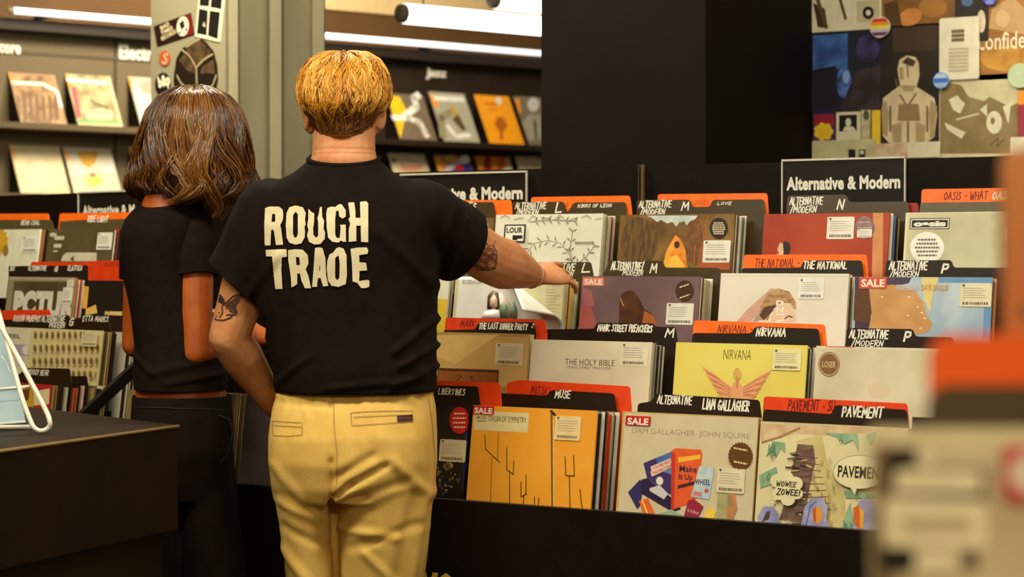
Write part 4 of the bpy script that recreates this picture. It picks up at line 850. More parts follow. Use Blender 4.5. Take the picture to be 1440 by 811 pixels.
divider(RF, V1 + .03, [(896, 580), (897, 567), (917, 564), (921, 553), (1068, 562), (1072, 592)], CARD, BLK('cream sleeve with bright boxes'), [('ALTERNATIVE', HW, 925, 556, 973, 567, .15), ('LIAM GALLAGHER', HW, 989, 561, 1053, 575, .14)])
def f_pave(s):
    TN = M((206, 190, 132), .5, (190, 170, 110), 14); BR = M((96, 72, 64), .5, (124, 96, 80), 30, stretch=(1, 1, 3)); GR = M((122, 158, 122), .5, (150, 180, 146), 20); LV = M((130, 130, 172), .5, (160, 160, 196), 24); LN_ = M((80, 56, 44), .5)
    s.rect(M((220, 206, 160), .45, (206, 196, 150), 10), 1070, 598, 1262, 760)
    s.poly(M((196, 160, 120), .5, (214, 190, 146), 30), [(1070, 596), (1262, 600), (1262, 606), (1160, 612), (1120, 610), (1070, 622)]); s.line(M((160, 120, 80), .5), [(1072, 622), (1098, 614), (1124, 602)], 3)
    s.poly(TN, [(1120, 620), (1156, 610), (1162, 645), (1176, 672), (1188, 700), (1190, 722), (1180, 752), (1120, 750)]); s.poly(BR, [(1122, 624), (1144, 626), (1147, 650), (1140, 680), (1136, 700), (1134, 740), (1096, 730), (1108, 690), (1112, 664)])
    for i in range(9): s.line(LN_, [(1116 + (i % 3) * 5, 640 + 10 * i), (1150 + 3 * i * .8, 644 + 9 * i)], .8)
    for i in range(6): s.line(LN_, [(1140 + 5 * i, 668 + 8 * i), (1142 + 5 * i, 675 + 8 * i)], .8)
    for P in ([(1077, 642), (1088, 620), (1104, 622), (1105, 636), (1098, 630), (1092, 642), (1086, 634)], [(1160, 608), (1206, 610), (1208, 634), (1200, 618), (1188, 624), (1176, 614)], [(1068, 668), (1092, 656), (1096, 676), (1070, 686)], [(1186, 690), (1230, 694), (1230, 700), (1190, 700)], [(1184, 740), (1196, 706), (1202, 744), (1206, 754), (1184, 752)], [(1218, 612), (1232, 606), (1226, 626)]): s.poly(GR, P)
    rnd = random.Random(11); BR2 = M((62, 44, 40), .5); TN2 = M((176, 150, 96), .5); GR2 = M((96, 136, 108), .5)
    for i in range(26):
        x = rnd.uniform(1106, 1140); y = rnd.uniform(636, 736); s.line(BR2 if i % 3 else TN, [(x, y), (x + rnd.uniform(5, 12), y + rnd.uniform(-2, 3))], rnd.uniform(.8, 2.2))
    for i in range(22):
        x = rnd.uniform(1142, 1176); y = rnd.uniform(640, 740); s.line(TN2, [(x, y), (x + rnd.uniform(-3, 4), y + rnd.uniform(4, 12))], rnd.uniform(.8, 2))
    for i in range(16):
        x, y = rnd.choice(((1090, 626), (1190, 614), (1080, 664), (1196, 730), (1210, 696))); x += rnd.uniform(-10, 10); y += rnd.uniform(-4, 8); s.line(GR2, [(x, y), (x + rnd.uniform(-3, 3), y + rnd.uniform(5, 12))], rnd.uniform(1, 2.2))
    CL = M((226, 214, 170), .45)
    for x, y, r in ((1096, 676, 11), (1108, 672, 10), (1120, 680, 11), (1122, 694, 9), (1110, 702, 10), (1098, 694, 10), (1108, 686, 15), (1092, 701, 3), (1088, 706, 2)): s.ell(CL, x, y, r, r * .9)
    s.write(INK, 'WOWEE', 1094, 676, 1122, 683, .2); s.write(INK, 'ZOWEE!', 1095, 687, 1127, 695, .2)
    s.ell(LN_, 1210, 664, 36.5, 24); s.poly(CL, [(1196, 682), (1204, 696), (1208, 684)]); s.ell(CL, 1210, 664, 36, 23.4); s.text(INK, 'PAVEMENT', 1181, 654, 1246, 671, .03)
    s.poly(LV, [(1128, 742), (1134, 712), (1144, 700), (1158, 700), (1166, 712), (1164, 730), (1172, 748), (1128, 744)]); s.line(M((90, 90, 140), .5), [(1136, 738), (1142, 712), (1150, 705)], 1.6); s.line(M((176, 176, 206), .5), [(1160, 704), (1165, 716), (1162, 734)], 2); s.ell(M((226, 150, 50), .5), 1152, 724, 7, 12); s.poly(M((196, 90, 30), .5), [(1145, 716), (1150, 712), (1150, 736), (1146, 732)])
    s.poly(LV, [(1200, 752), (1206, 712), (1216, 700), (1232, 704), (1240, 730), (1236, 756)]); s.poly(M((206, 100, 40), .5), [(1202, 714), (1210, 710), (1216, 728), (1212, 746), (1203, 736)]); s.poly(M((240, 170, 50), .5), [(1211, 712), (1217, 720), (1216, 740), (1212, 744)])
    s.poly(LV, [(1068, 726), (1076, 712), (1090, 712), (1098, 724), (1096, 738), (1070, 738)]); s.poly(LN_, [(1074, 734), (1080, 720), (1086, 718), (1084, 730)]); s.poly(LV, [(1096, 738), (1110, 734), (1124, 742), (1100, 744)])
slot(RF, V1, 1070, 592, 'painted record sleeve with brown tower and speech bubbles, front row', 'painted speech bubble sleeve', f_pave, M((206, 190, 146), .3), 3, pal=[(190, 160, 100), (170, 130, 70), (150, 110, 60)])
divider(RF, V1 + .03, [(1072, 598), (1074, 575), (1170, 582), (1174, 569), (1275, 576), (1278, 606)], CARD, BLK('painted speech bubble sleeve'), [('PAVEMENT', HW, 1185, 571, 1242, 585, .15)])
divider(RF, V1 + .04, [(1072, 598), (1074, 557), (1276, 567), (1279, 606)], OR2, ORG('painted speech bubble sleeve'), [('PAVEMENT - SU', DRED, 1109, 562, 1174, 576, .13)])
slot(RF, V1 + .03, 1283, 586, 'plain dark record sleeve right of the painted sleeve, mostly behind the blurred one', 'plain dark sleeve', lambda s: None, M((40, 32, 26), .4), 0)
# left part of the front row, seen between the woman and the man
slot(RF, V1, 346, 556, 'grey lilac record sleeve between the woman\'s black trousers and the man\'s beige ones', 'grey lilac sleeve', lambda s: None, M((112, 98, 92), .5, (96, 84, 80), 6), 0)
u, z = RF.hit(319, 553, V1)
stack(RF, u - SL, V1, z, 11, 'tan record sleeve edge seen between the woman and the grey lilac sleeve', 'tan record edges beside the woman', 0, .0075, 5, [(150, 124, 76), (120, 96, 56), (166, 140, 90), (90, 70, 44), (140, 114, 70)])

# ---- left browser
U4, U3, U2, U1 = LV[3], LV[2], LV[1], LV[0]
def l_flow(s):
    Y = M((214, 160, 40), .5); s.ell(Y, 3, 340, 8, 18, jag=.2); s.ell(Y, -2, 330, 10, 10, jag=.2); s.ell(M((150, 120, 50), .5), 8, 352, 4, 8)
slot(LF, U4, 57, 322, 'white record sleeve with yellow petals at the left edge, top row of left browser', 'white sleeve with yellow petals', l_flow, M((226, 220, 192), .4), 5, lambda r, s: price_label(r, s, 32, 332, 54, 355), side='R', pal=[(150, 96, 50), (40, 30, 24), (60, 44, 30), (30, 24, 20), (36, 28, 22)], u_off=.01)
divider(LF, U4 + .05, [(-60, 322), (-60, 309), (24, 309), (72, 309), (76, 322)], M((84, 72, 44), .35), BLK('white sleeve with yellow petals'), [('BEAR COAL', HW, 30, 310, 55, 316, .2)])
divider(LF, U4 + .065, [(-60, 322), (-60, 301), (68, 300), (71, 322)], OR1, ORG('white sleeve with yellow petals'))
def l_olive(s):
    GW = M((206, 198, 172), .4); s.rect(GW, 77, 332, 90, 337); s.rect(GW, 76, 343, 86, 348); s.rect(GW, 75, 352, 81, 354); s.poly(GW, [(88, 360), (94, 355), (136, 355), (136, 367), (86, 367)]); s.poly(M((92, 82, 52), .4), [(98, 364), (104, 359), (104, 368)]); s.ell(GW, 75, 330, 5, 3)
slot(LF, U4, 69, 322, 'grey olive record sleeve in plastic with pale bar, top row of left browser', 'grey olive sleeve', l_olive, M((96, 84, 52), .3, (84, 73, 45), 8), 4, lambda r, s: price_label(r, s, 138, 327, 161, 351))
divider(LF, U4 + .05, [(84, 322), (84, 311), (120, 309), (200, 307), (202, 322)], M((84, 72, 44), .35), BLK('grey olive sleeve'), [('RIDE LIGHT', HW, 124, 304, 152, 312, .2)])
divider(LF, U4 + .065, [(82, 322), (84, 300), (200, 298), (202, 322)], OR1, ORG('grey olive sleeve'))
def l_pct(s):
    GW = M((216, 212, 192), .4); s.rect(M((172, 164, 132), .3), 13, 388, 118, 394); s.rect(M((72, 60, 38), .35, (94, 82, 56), 6), 20, 395, 110, 440); s.text(GW, 'PCTUR', 21, 408, 104, 446, .08)
slot(LF, U3, 13, 389, 'clear plastic covered grey record sleeve with huge pale letters, left browser', 'sleeve with huge pale letters', l_pct, M((150, 140, 108), .3), 5, lambda r, s: (price_label(r, s, 89, 404, 110, 427), price_label(r, s, 95, 393, 110, 404)))
divider(LF, U3 + .05, [(12, 389), (12, 374), (124, 373), (125, 389)], CARD, BLK('sleeve with huge pale letters'), [('BE', HW, 15, 374, 21, 380, .2), ('ALTERNATIVE', HW, 40, 374, 65, 380, .2), ('G', HW, 77, 374, 81, 381, .25), ('ELASTICA', HW, 96, 373.5, 115, 380, .2)])
divider(LF, U3 + .065, [(40, 389), (44, 368), (123, 368), (125, 389)], OR2, ORG('sleeve with huge pale letters'))
def l_dark(s): s.poly(M((236, 176, 70), .4), [(118, 402), (125, 403), (122, 434), (115, 433)]); s.poly(M((232, 190, 100), .4), [(121, 434), (135, 428), (137, 440), (120, 443)]); s.rect(M((220, 190, 120), .4), 154, 438, 170, 443); s.text(M((230, 200, 120), .4), 'MARKS', 148, 437, 172, 443, .05)
slot(LF, U3, 119, 394, 'black record sleeve with two yellow slips beside the woman\'s arm', 'black sleeve with yellow slips', l_dark, M((34, 27, 22), .35), 0)
divider(LF, U3 + .03, [(124, 400), (124, 367), (205, 365), (206, 400)], OR2, ORG('black sleeve with yellow slips'), [('MILES A', DRED, 147, 369, 166, 374, .16)])
def l_feel(s):
    s.text(M((110, 96, 74), .5), 'FEEL', 8, 469, 29, 475, .03); s.rect(M((176, 160, 176), .4), 4, 483, 43, 501); s.ell(M((230, 214, 206), .4), 37, 492, 6, 6.5); s.rect(M((206, 196, 196), .4), 12, 501, 34, 515)
slot(LF, U2, 43, 461, 'cream record sleeve with lavender picture panel behind the wire stand', 'cream sleeve with lavender panel', l_feel, M((222, 212, 176), .4), 0, side='R')
def l_egg(s):
    A = M((176, 152, 96), .5); B = M((112, 88, 44), .5); H = M((226, 212, 160), .5)
    for j in range(5):
        for i in range(12):
            x = 49 + 8.1 * i; y = 471 + 18.4 * j
            if i > 8 and j == 0: continue
            s.ell(H, x, y, 3.4, 6.8); s.ell(A, x + .6, y, 2.7, 6); s.ell(B, x + 1.4, y + .6, 1.6, 4.4)
slot(LF, U2, 44, 461, 'pale yellow record sleeve with rows of dark dimples, left browser', 'dimpled yellow sleeve', l_egg, M((216, 200, 144), .4), 18, lambda r, s: price_label(r, s, 121, 466, 141, 487, M((226, 212, 164), .4)), pal=[(120, 96, 50), (90, 70, 40), (200, 180, 130), (150, 110, 50), (36, 28, 22), (30, 24, 20), (36, 28, 22), (200, 80, 70), (214, 190, 150), (130, 80, 60), (206, 196, 170), (46, 34, 28), (220, 206, 170), (190, 180, 150), (60, 44, 34), (206, 190, 150), (120, 90, 60), (220, 210, 180)], pitch=.0072, skip=(.055, .068))
divider(LF, U2 + .055, [(-40, 462), (-40, 450), (52, 449), (56, 444), (97, 443), (98, 448), (152, 443), (155, 465)], CARD, BLK('dimpled yellow sleeve'), [('ALTERNATIVE', HW, 59, 444, 91, 452, .2), ('MODERN', HW, 70, 453, 91, 460, .2), ('G', HW, 98, 446, 103, 457, .2), ('ETTA MARKS', HW, 117, 444, 152, 451, .2), ('ROISIN MURPHY', HW, 20, 443, 57, 451, .2)])
divider(LF, U2 + .068, [(-40, 462), (-40, 437), (70, 435), (74, 462)], OR2, ORG('cream sleeve with lavender panel'))
def l_my(s): s.poly(M((206, 160, 40), .4), [(20, 541), (50, 541), (46, 585), (20, 585)]); s.poly(M((110, 60, 30), .4), [(30, 548), (42, 546), (40, 562), (32, 566)]); s.poly(M((222, 206, 160), .4), [(47, 550), (70, 546), (69, 568), (48, 570)])
slot(LF, U1, 72, 541, 'yellow and red record sleeve low behind the white wire stand', 'yellow and red sleeve', l_my, M((186, 40, 34), .4), 17, side='R', pal=[(150, 120, 70), (140, 110, 64), (60, 46, 34), (50, 38, 30), (180, 170, 140), (206, 60, 44), (196, 90, 60), (170, 90, 50), (40, 30, 26), (214, 170, 150), (226, 190, 176), (40, 30, 26), (160, 140, 90), (120, 100, 60), (46, 36, 28), (210, 200, 160), (190, 170, 120)], pitch=.0098, skip=(.055, .11))
divider(LF, U1 + .055, [(8, 541), (34, 520), (38, 517), (98, 518), (101, 541)], CARD, BLK('yellow and red sleeve'), [('MUGGY BEAR', HW, 40, 519, 68, 526, .18)])
divider(LF, U1 + .11, [(72, 541), (72, 529), (122, 528.5), (124, 545)], CARD, 'plain black divider card among the record edges behind the yellow and red sleeve')
# ------------------------------------------------------------------ people
def loft(bm, rings):
    """closed loft through rings of points"""
    R = [[bm.verts.new(p) for p in r] for r in rings]; n = len(R[0])
    for a, b in zip(R, R[1:]):
        for i in range(n): bm.faces.new((a[i], a[(i + 1) % n], b[(i + 1) % n], b[i]))
    bm.faces.new(list(reversed(R[0]))); bm.faces.new(R[-1])
def ering(cx, cy, z, rx, ry, n=28, p=2.0, tiltx=0.0, tilty=0.0):
    out = []
    for i in range(n):
        t = 2 * math.pi * i / n; c, s = math.cos(t), math.sin(t)
        x = math.copysign(abs(c) ** (2 / p), c) * rx; y = math.copysign(abs(s) ** (2 / p), s) * ry
        out.append((cx + x, cy + y, z + x * tiltx + y * tilty))
    return out
def limb(bm, pts, rad, n=16, flat=1.0, fdir=None):
    pts = [Vector(p) for p in pts]; rings = []
    P = []; Rr = []
    d0 = (pts[1] - pts[0]).normalized(); d1 = (pts[-1] - pts[-2]).normalized()
    for k in (0.98, .8, .45): P.append(pts[0] - d0 * rad[0] * k); Rr.append(rad[0] * math.sqrt(1 - k * k))
    P += pts; Rr += rad
    for k in (.45, .8, .98): P.append(pts[-1] + d1 * rad[-1] * k); Rr.append(rad[-1] * math.sqrt(1 - k * k))
    fx = Vector(fdir).normalized() if fdir else None
    pu = None
    for i, p in enumerate(P):
        a = P[max(0, i - 1)]; b = P[min(len(P) - 1, i + 1)]; t = (b - a).normalized()
        if fx: w = (fx - t * fx.dot(t)).normalized(); u = t.cross(w)
        else:
            ref = pu if pu else (Vector((0, 0, 1)) if abs(t.z) < .9 else Vector((0, 1, 0)))
            w = (ref - t * ref.dot(t)).normalized(); u = t.cross(w); pu = w
        rings.append([p + u * math.cos(2 * math.pi * j / n) * Rr[i] + w * math.sin(2 * math.pi * j / n) * Rr[i] * flat for j in range(n)])
    loft(bm, rings)
def ball(bm, c, r, rot=None, n=18):
    c = Vector(c); rings = []
    for k in range(1, 12):
        a = math.pi * k / 12; z = -math.cos(a); q = math.sin(a); ring = []
        for j in range(n):
            v = Vector((q * math.cos(2 * math.pi * j / n) * r[0], q * math.sin(2 * math.pi * j / n) * r[1], z * r[2]))
            if rot: v = rot @ v
            ring.append(c + v)
        rings.append(ring)
    loft(bm, rings)
def fuse(bm, voxel, smooth=6, fac=.5):
    """union of the overlapping closed shapes as one continuous skin"""
    me = bpy.data.meshes.new('fuse'); bmesh.ops.recalc_face_normals(bm, faces=bm.faces); bm.to_mesh(me); bm.free()
    o = bpy.data.objects.new('fuse', me); COL.objects.link(o)
    r = o.modifiers.new('r', 'REMESH'); r.mode = 'VOXEL'; r.voxel_size = voxel; r.use_smooth_shade = True
    if smooth: s = o.modifiers.new('s', 'SMOOTH'); s.factor = fac; s.iterations = smooth
    bpy.context.view_layer.update()
    m2 = bpy.data.meshes.new_from_object(o.evaluated_get(bpy.context.evaluated_depsgraph_get()))
    bpy.data.objects.remove(o); bpy.data.meshes.remove(me)
    return m2
def push(me, fn):
    nrm = [v.normal.copy() for v in me.vertices]
    for v, n in zip(me.vertices, nrm):
        d = fn(v.co, n)
        if d: v.co = v.co + n * d
    me.update()
def cut(me, co, no, radius=None):
    """open a garment end: drop what lies beyond a plane"""
    bm = bmesh.new(); bm.from_mesh(me); co = Vector(co); no = Vector(no).normalized()
    near = lambda p: radius is None or (p - co).length < radius
    fs = [f for f in bm.faces if near(f.calc_center_median())]
    g = list({v for f in fs for v in f.verts} | {e for f in fs for e in f.edges} | set(fs))
    bmesh.ops.bisect_plane(bm, geom=g, plane_co=co, plane_no=no, clear_outer=True, dist=1e-6)
    bm.to_mesh(me); bm.free(); me.update()
def finish(me, name, m, parent, solid=0.0):
    me.materials.clear(); me.materials.append(m); me.name = name
    me.polygons.foreach_set('use_smooth', [True] * len(me.polygons))
    o = bpy.data.objects.new(name, me); COL.objects.link(o); o.parent = parent
    if solid: s = o.modifiers.new('s', 'SOLIDIFY'); s.thickness = solid; s.offset = -1
    return o
def fbm(p, sc, seed=0): return noise.noise(Vector((p[0] * sc[0] + seed, p[1] * sc[1], p[2] * sc[2])))
def crease(p, a, b, w):
    """falloff around a segment in the x,z plane seen from behind"""
    ax, az = a; bx, bz = b; dx, dz = bx - ax, bz - az; L = dx * dx + dz * dz
    t = max(0, min(1, ((p[0] - ax) * dx + (p[2] - az) * dz) / L)); ex, ez = p[0] - ax - t * dx, p[2] - az - t * dz
    n = math.sqrt(dx * dx + dz * dz); s = (ex * -dz + ez * dx) / n; d2 = ex * ex + ez * ez
    return math.exp(-d2 / (w * w)), s / w

class Decal:
    """thin print that follows a garment or skin: pixels are carried onto the surface"""
    def __init__(s, mtx, meshes):
        s.m = mtx; s.inv = mtx.inverted(); s.b = []
        for me in meshes:
            bm = bmesh.new(); bm.from_mesh(me); s.b.append(BVHTree.FromBMesh(bm)); bm.free()
    def p(s, px, py, off=.0012):
        o = s.inv @ CAM; d = (s.inv.to_3x3() @ ray(px, py)).normalized(); best = None
        for b in s.b:
            h = b.ray_cast(o, d)
            if h[0] is not None and (best is None or h[3] < best[3]): best = h
        if best is None: return None
        n = best[1] if best[1].dot(d) < 0 else -best[1]
        return best[0] + n * off * .4 - d * off
    def fill(s, mb, loops, m, off=.0012, cell=4.0):
        ls = [[Vector((p[0], p[1], 0)) for p in l] for l in loops]; tri = tessellate_polygon(ls); pts = [p for l in loops for p in l]
        bm = bmesh.new(); vs = [bm.verts.new((p[0], p[1], 0)) for p in pts]
        for t in tri:
            try: bm.faces.new([vs[i] for i in t])
            except ValueError: pass
        for _ in range(4):
            es = [e for e in bm.edges if e.calc_length() > cell]
            if not es: break
            bmesh.ops.subdivide_edges(bm, edges=es, cuts=1); bmesh.ops.triangulate(bm, faces=bm.faces)
        bm.verts.ensure_lookup_table(); bm.verts.index_update(); P = [s.p(v.co.x, v.co.y, off) for v in bm.verts]
        fs = [tuple(v.index for v in f.verts) for f in bm.faces if all(P[v.index] is not None for v in f.verts)]
        mb.add([p if p is not None else Vector((0, 0, 0)) for p in P], fs, m); bm.free()
    def line(s, mb, pts, w, m, off=.0012):
        out = []
        for a, b in zip(pts, pts[1:]):
            k = max(1, int(math.hypot(b[0] - a[0], b[1] - a[1]) / 3)); out += [(a[0] + (b[0] - a[0]) * i / k, a[1] + (b[1] - a[1]) * i / k) for i in range(k)]
        out.append(pts[-1]); prev = None
        for i, p in enumerate(out):
            a = out[max(0, i - 1)]; b = out[min(len(out) - 1, i + 1)]; dx, dy = b[0] - a[0], b[1] - a[1]; L = math.hypot(dx, dy) or 1
            q = [s.p(p[0] - dy / L * w / 2, p[1] + dx / L * w / 2, off), s.p(p[0] + dy / L * w / 2, p[1] - dx / L * w / 2, off)]
            if prev and None not in q and None not in prev: mb.add([prev[0], prev[1], q[1], q[0]], [(0, 1, 2, 3)], m)
            prev = q

def hand_mesh(bm, wrist, d, back, curl, side, L=.185, spread=.10):
    """palm, four jointed fingers and a thumb. d: along the hand, back: out of its back, side: towards the thumb"""
    d = Vector(d).normalized(); back = Vector(back); back = (back - d * back.dot(d)).normalized(); sd = Vector(side); sd = (sd - d * sd.dot(d) - back * sd.dot(back)).normalized(); W_ = Vector(wrist)
    pl = L * .53
    rings = []
    for t, hw, ht in ((-.12, .024, .019), (.1, .03, .0165), (.45, .039, .0155), (.8, .042, .014), (1.0, .040, .0115), (1.06, .034, .008)):
        c = W_ + d * pl * t; rings.append([c + sd * math.cos(2 * math.pi * j / 18) * hw + back * math.sin(2 * math.pi * j / 18) * ht for j in range(18)])
    loft(bm, rings)
    for k, (o, ln, r) in enumerate(((.031, .072, .0082), (.0105, .08, .0084), (-.0105, .074, .0081), (-.031, .058, .0071))):
        p = W_ + d * pl * .93 + sd * o; a = curl[k] if isinstance(curl, (list, tuple)) else curl; dr = (d + sd * o * spread * 30).normalized(); pts = [p]; ang = a * .35
        for f in (.45, .31, .24):
            v = dr * math.cos(ang) - back * math.sin(ang); p = p + v * ln * f; pts.append(p); ang += a * .5
        limb(bm, pts, [r, r * .97, r * .9, r * .78], 10)
    p = W_ + d * pl * .22 + sd * .026 - back * .006; q = p + (d * .55 + sd * .75 - back * .3).normalized() * .038; q2 = q + (d * .85 + sd * .35 - back * .35).normalized() * .032; q3 = q2 + (d * .95 + sd * .05 - back * .3).normalized() * .026
    limb(bm, [p, q, q2, q3], [.0145, .0115, .0098, .008], 12)

def face(bm, c, R, s=1.0):
    """skull, jaw, nose, lips, ears; c is the middle of the head, faces local +y"""
    c = Vector(c); T = lambda v: c + R @ (Vector(v) * s)
    ball(bm, T((0, -.008, .028)), (.073 * s, .092 * s, .088 * s), R); ball(bm, T((0, .028, -.03)), (.06 * s, .062 * s, .078 * s), R)
    ball(bm, T((0, .05, -.075)), (.036 * s, .034 * s, .028 * s), R)
    limb(bm, [T((0, .085, .012)), T((0, .103, -.022)), T((0, .1, -.03))], [.009 * s, .013 * s, .014 * s], 12)
    for sg in (-1, 1):
        ball(bm, T((sg * .034, .078, .026)), (.02 * s, .012 * s, .008 * s), R)
        ball(bm, T((sg * .04, .068, -.02)), (.02 * s, .018 * s, .02 * s), R)
        E_ = R @ Matrix.Rotation(sg * -.55, 3, 'Z') @ Matrix.Rotation(.16, 3, 'X')
        ball(bm, T((sg * .085, -.01, -.016)), (.009 * s, .020 * s, .036 * s), E_); ball(bm, T((sg * .092, -.02, -.002)), (.006 * s, .012 * s, .022 * s), E_); ball(bm, T((sg * .079, .0, -.044)), (.009 * s, .011 * s, .013 * s), E_)
    limb(bm, [T((-.02, .087, -.052)), T((0, .094, -.05)), T((.02, .087, -.052))], [.006 * s, .0085 * s, .006 * s], 10)
    limb(bm, [T((-.016, .086, -.062)), T((0, .091, -.063)), T((.016, .086, -.062))], [.006 * s, .008 * s, .006 * s], 10)
def eyes(root, c, R, s=1.0):
    c = Vector(c)
    for sg in (-1, 1):
        q = MB(); 
        for r, y, m in ((.0115, .074, M((230, 224, 212), .2)), (.006, .0832, M((60, 40, 26), .2))):
            o = c + R @ (Vector((sg * .034, y, .012)) * s); k = r * s
            vs = []; fs = []
            for i in range(9):
                for j in range(14): a = math.pi * i / 8; b_ = 2 * math.pi * j / 14; vs.append(o + Vector((math.sin(a) * math.cos(b_), math.sin(a) * math.sin(b_), math.cos(a))) * k)
            for i in range(8):
                for j in range(14): fs.append((i * 14 + j, i * 14 + (j + 1) % 14, (i + 1) * 14 + (j + 1) % 14, (i + 1) * 14 + j))
            q.add(vs, fs, m)
        q.build('eye', root, True)

def strands(name, parent, gen, count, mats, r0, seg, seed=1):
    """hair: thin tapered tufts, each its own little tube, joined in one mesh"""
    rnd = random.Random(seed); vs = []; fs = []; mi = []
    for k in range(count):
        res = gen(rnd)
        if res is None: continue
        pts, col, rr = res; n = len(pts); base = len(vs)
        for i, p in enumerate(pts):
            a = pts[max(0, i - 1)]; b = pts[min(n - 1, i + 1)]; t = (b - a); t = t.normalized() if t.length > 1e-7 else Vector((0, 0, 1))
            u = t.cross(Vector((.3, .9, .2))); u = u.normalized() if u.length > 1e-4 else Vector((1, 0, 0)); w = t.cross(u); q = i / (n - 1); r = r0 * rr * (1 - q ** 3 * .8) * (.7 + .3 * min(1, q * 6))
            for j in range(3): an = 2 * math.pi * j / 3; vs.append(p + u * math.cos(an) * r + w * math.sin(an) * r)
        for i in range(n - 1):
            for j in range(3): a = base + i * 3; fs.append((a + j, a + (j + 1) % 3, a + 3 + (j + 1) % 3, a + 3 + j)); mi.append(col)
    me = bpy.data.meshes.new(name); me.from_pydata([tuple(v) for v in vs], [], fs)
    for m in mats: me.materials.append(m)
    me.polygons.foreach_set('material_index', mi); me.polygons.foreach_set('use_smooth', [True] * len(fs)); me.update()
    o = bpy.data.objects.new(name, me); COL.objects.link(o); o.parent = parent; return o
def lerp_prof(P, t):
    x = t * (len(P) - 1); i = min(int(x), len(P) - 2); f = x - i; f = f * f * (3 - 2 * f) * .4 + f * .6
    return [a + (b - a) * f for a, b in zip(P[i], P[i + 1])]

# ================================================================== the man
MD = 4.50; MK = MD / FPX
def mx(px): return (px - 490) * MK
def mz(py): return 1.34 - (py - 362) * MK
_r = at(490, 362, MD); MM = Matrix.Translation((_r.x, _r.y, 0)) @ Matrix.Rotation(TH, 4, 'Z')
def mloc(px, py, d): v = MM.inverted() @ at(px, py, d); return v
man = thing('person', 'person with golden hair in black lettered T-shirt and beige trousers, right hand in the records', 'person', MM)
SKIN = M((204, 140, 94), .5, (194, 124, 78), 26, spec=.3, sss=.12, bump=.12, bscale=260)
HR = Matrix.Rotation(math.radians(-16), 3, 'Z') @ Matrix.Rotation(math.radians(-14), 3, 'X')
hc = Vector((mx(484), .045, mz(152)))
bm = bmesh.new()
face(bm, hc, HR, .95)
limb(bm, [(mx(484), -.005, mz(232)), (mx(484), .0, mz(205)), (mx(484), .025, mz(165))], [.072, .066, .064], 20)
loft(bm, [ering(mx(484), 0, mz(y), w, dp, 28, 2.3) for y, w, dp in ((600, .13, .09), (560, .14, .095), (500, .145, .095), (440, .155, .1), (380, .165, .105), (320, .17, .1), (275, .15, .085), (245, .095, .07), (225, .065, .06))])
eL = mloc(322, 474, 4.50); wL = mloc(383, 566, 4.61); sL = Vector((mx(372), 0, mz(312)))
limb(bm, [sL, sL.lerp(eL, .5), eL], [.052, .051, .043], 18)
limb(bm, [eL, eL.lerp(wL, .3), eL.lerp(wL, .75), wL], [.043, .045, .034, .029], 18)
dL = (wL - eL).normalized(); hand_mesh(bm, wL, (.55, .75, -.35), (-.75, .2, .3), .9, (.3, .35, .8))
eR = mloc(689, 364, 4.70); wR = mloc(750, 387, 4.90); sR = Vector((mx(598), .02, mz(306)))
limb(bm, [sR, sR.lerp(eR, .5), eR], [.054, .056, .056], 18)
limb(bm, [eR, eR.lerp(wR, .3), eR.lerp(wR, .7), wR], [.056, .0575, .042, .029], 18)
hand_mesh(bm, wR, (.64, .76, .05), (.0, -.75, .65), [.3, .5, .65, .8], (-.4, .45, .8), spread=.22)
for sx, x0, x1 in ((-1, 438, 440), (1, 532, 534)):
    limb(bm, [(mx(x0) , 0, .93), (mx(x0), .02, .5), (mx(x1), -.01, .09)], [.07, .05, .045], 16)
    limb(bm, [(mx(x1), -.03, .05), (mx(x1) + sx * .012, .14, .035)], [.04, .032], 12)
me = fuse(bm, .0034, 4)
push(me, lambda p, n: fbm(p, (40, 40, 40)) * .0006 + (-.0016 * math.exp(-((p.z - mz(212)) / .003) ** 2) if abs(p.x - mx(484)) < .07 and p.y < .02 else 0) + (-.0013 * math.exp(-((p.z - mz(218)) / .0025) ** 2) if abs(p.x - mx(484)) < .07 and p.y < .02 else 0))
body = finish(me, 'body', SKIN, man); man_body = me
eyes(man, hc, HR, .95)

# T-shirt
TEE = M((25, 16, 11), .9, (21, 13, 9), 40, spec=.1, bump=.25, bscale=600)
bm = bmesh.new()
S = [(575, 388, 611, .132), (548, 387, 612, .142), (520, 383, 614, .142), (480, 373, 613, .136), (440, 361, 613, .132), (400, 351, 614, .132), (360, 348, 616, .134), (320, 350, 618, .13), (288, 356, 615, .118), (268, 368, 603, .102), (252, 390, 580, .088), (240, 415, 553, .078), (229, 432, 537, .07), (220, 436, 532, .066)]
loft(bm, [ering((mx(a) + mx(b)) / 2, -.005, mz(y), (mx(b) - mx(a)) / 2, d, 40, 2.35) for y, a, b, d in S])
hL = Vector((mx(326), -.005, mz(408)))
limb(bm, [(mx(386), 0, mz(303)), (mx(364), -.004, mz(340)), hL], [.083, .08, .072], 24)
hR = sR.lerp(eR, .78); hRx = sR.lerp(eR, 1.02)
limb(bm, [(mx(590), .0, mz(303)), sR.lerp(eR, .3) + Vector((.0, -.01, -.012)), sR.lerp(eR, .7) + Vector((0, -.012, -.016)), hRx + Vector((0, -.012, -.018))], [.083, .087, .082, .08], 24)
me = fuse(bm, .0055, 10)
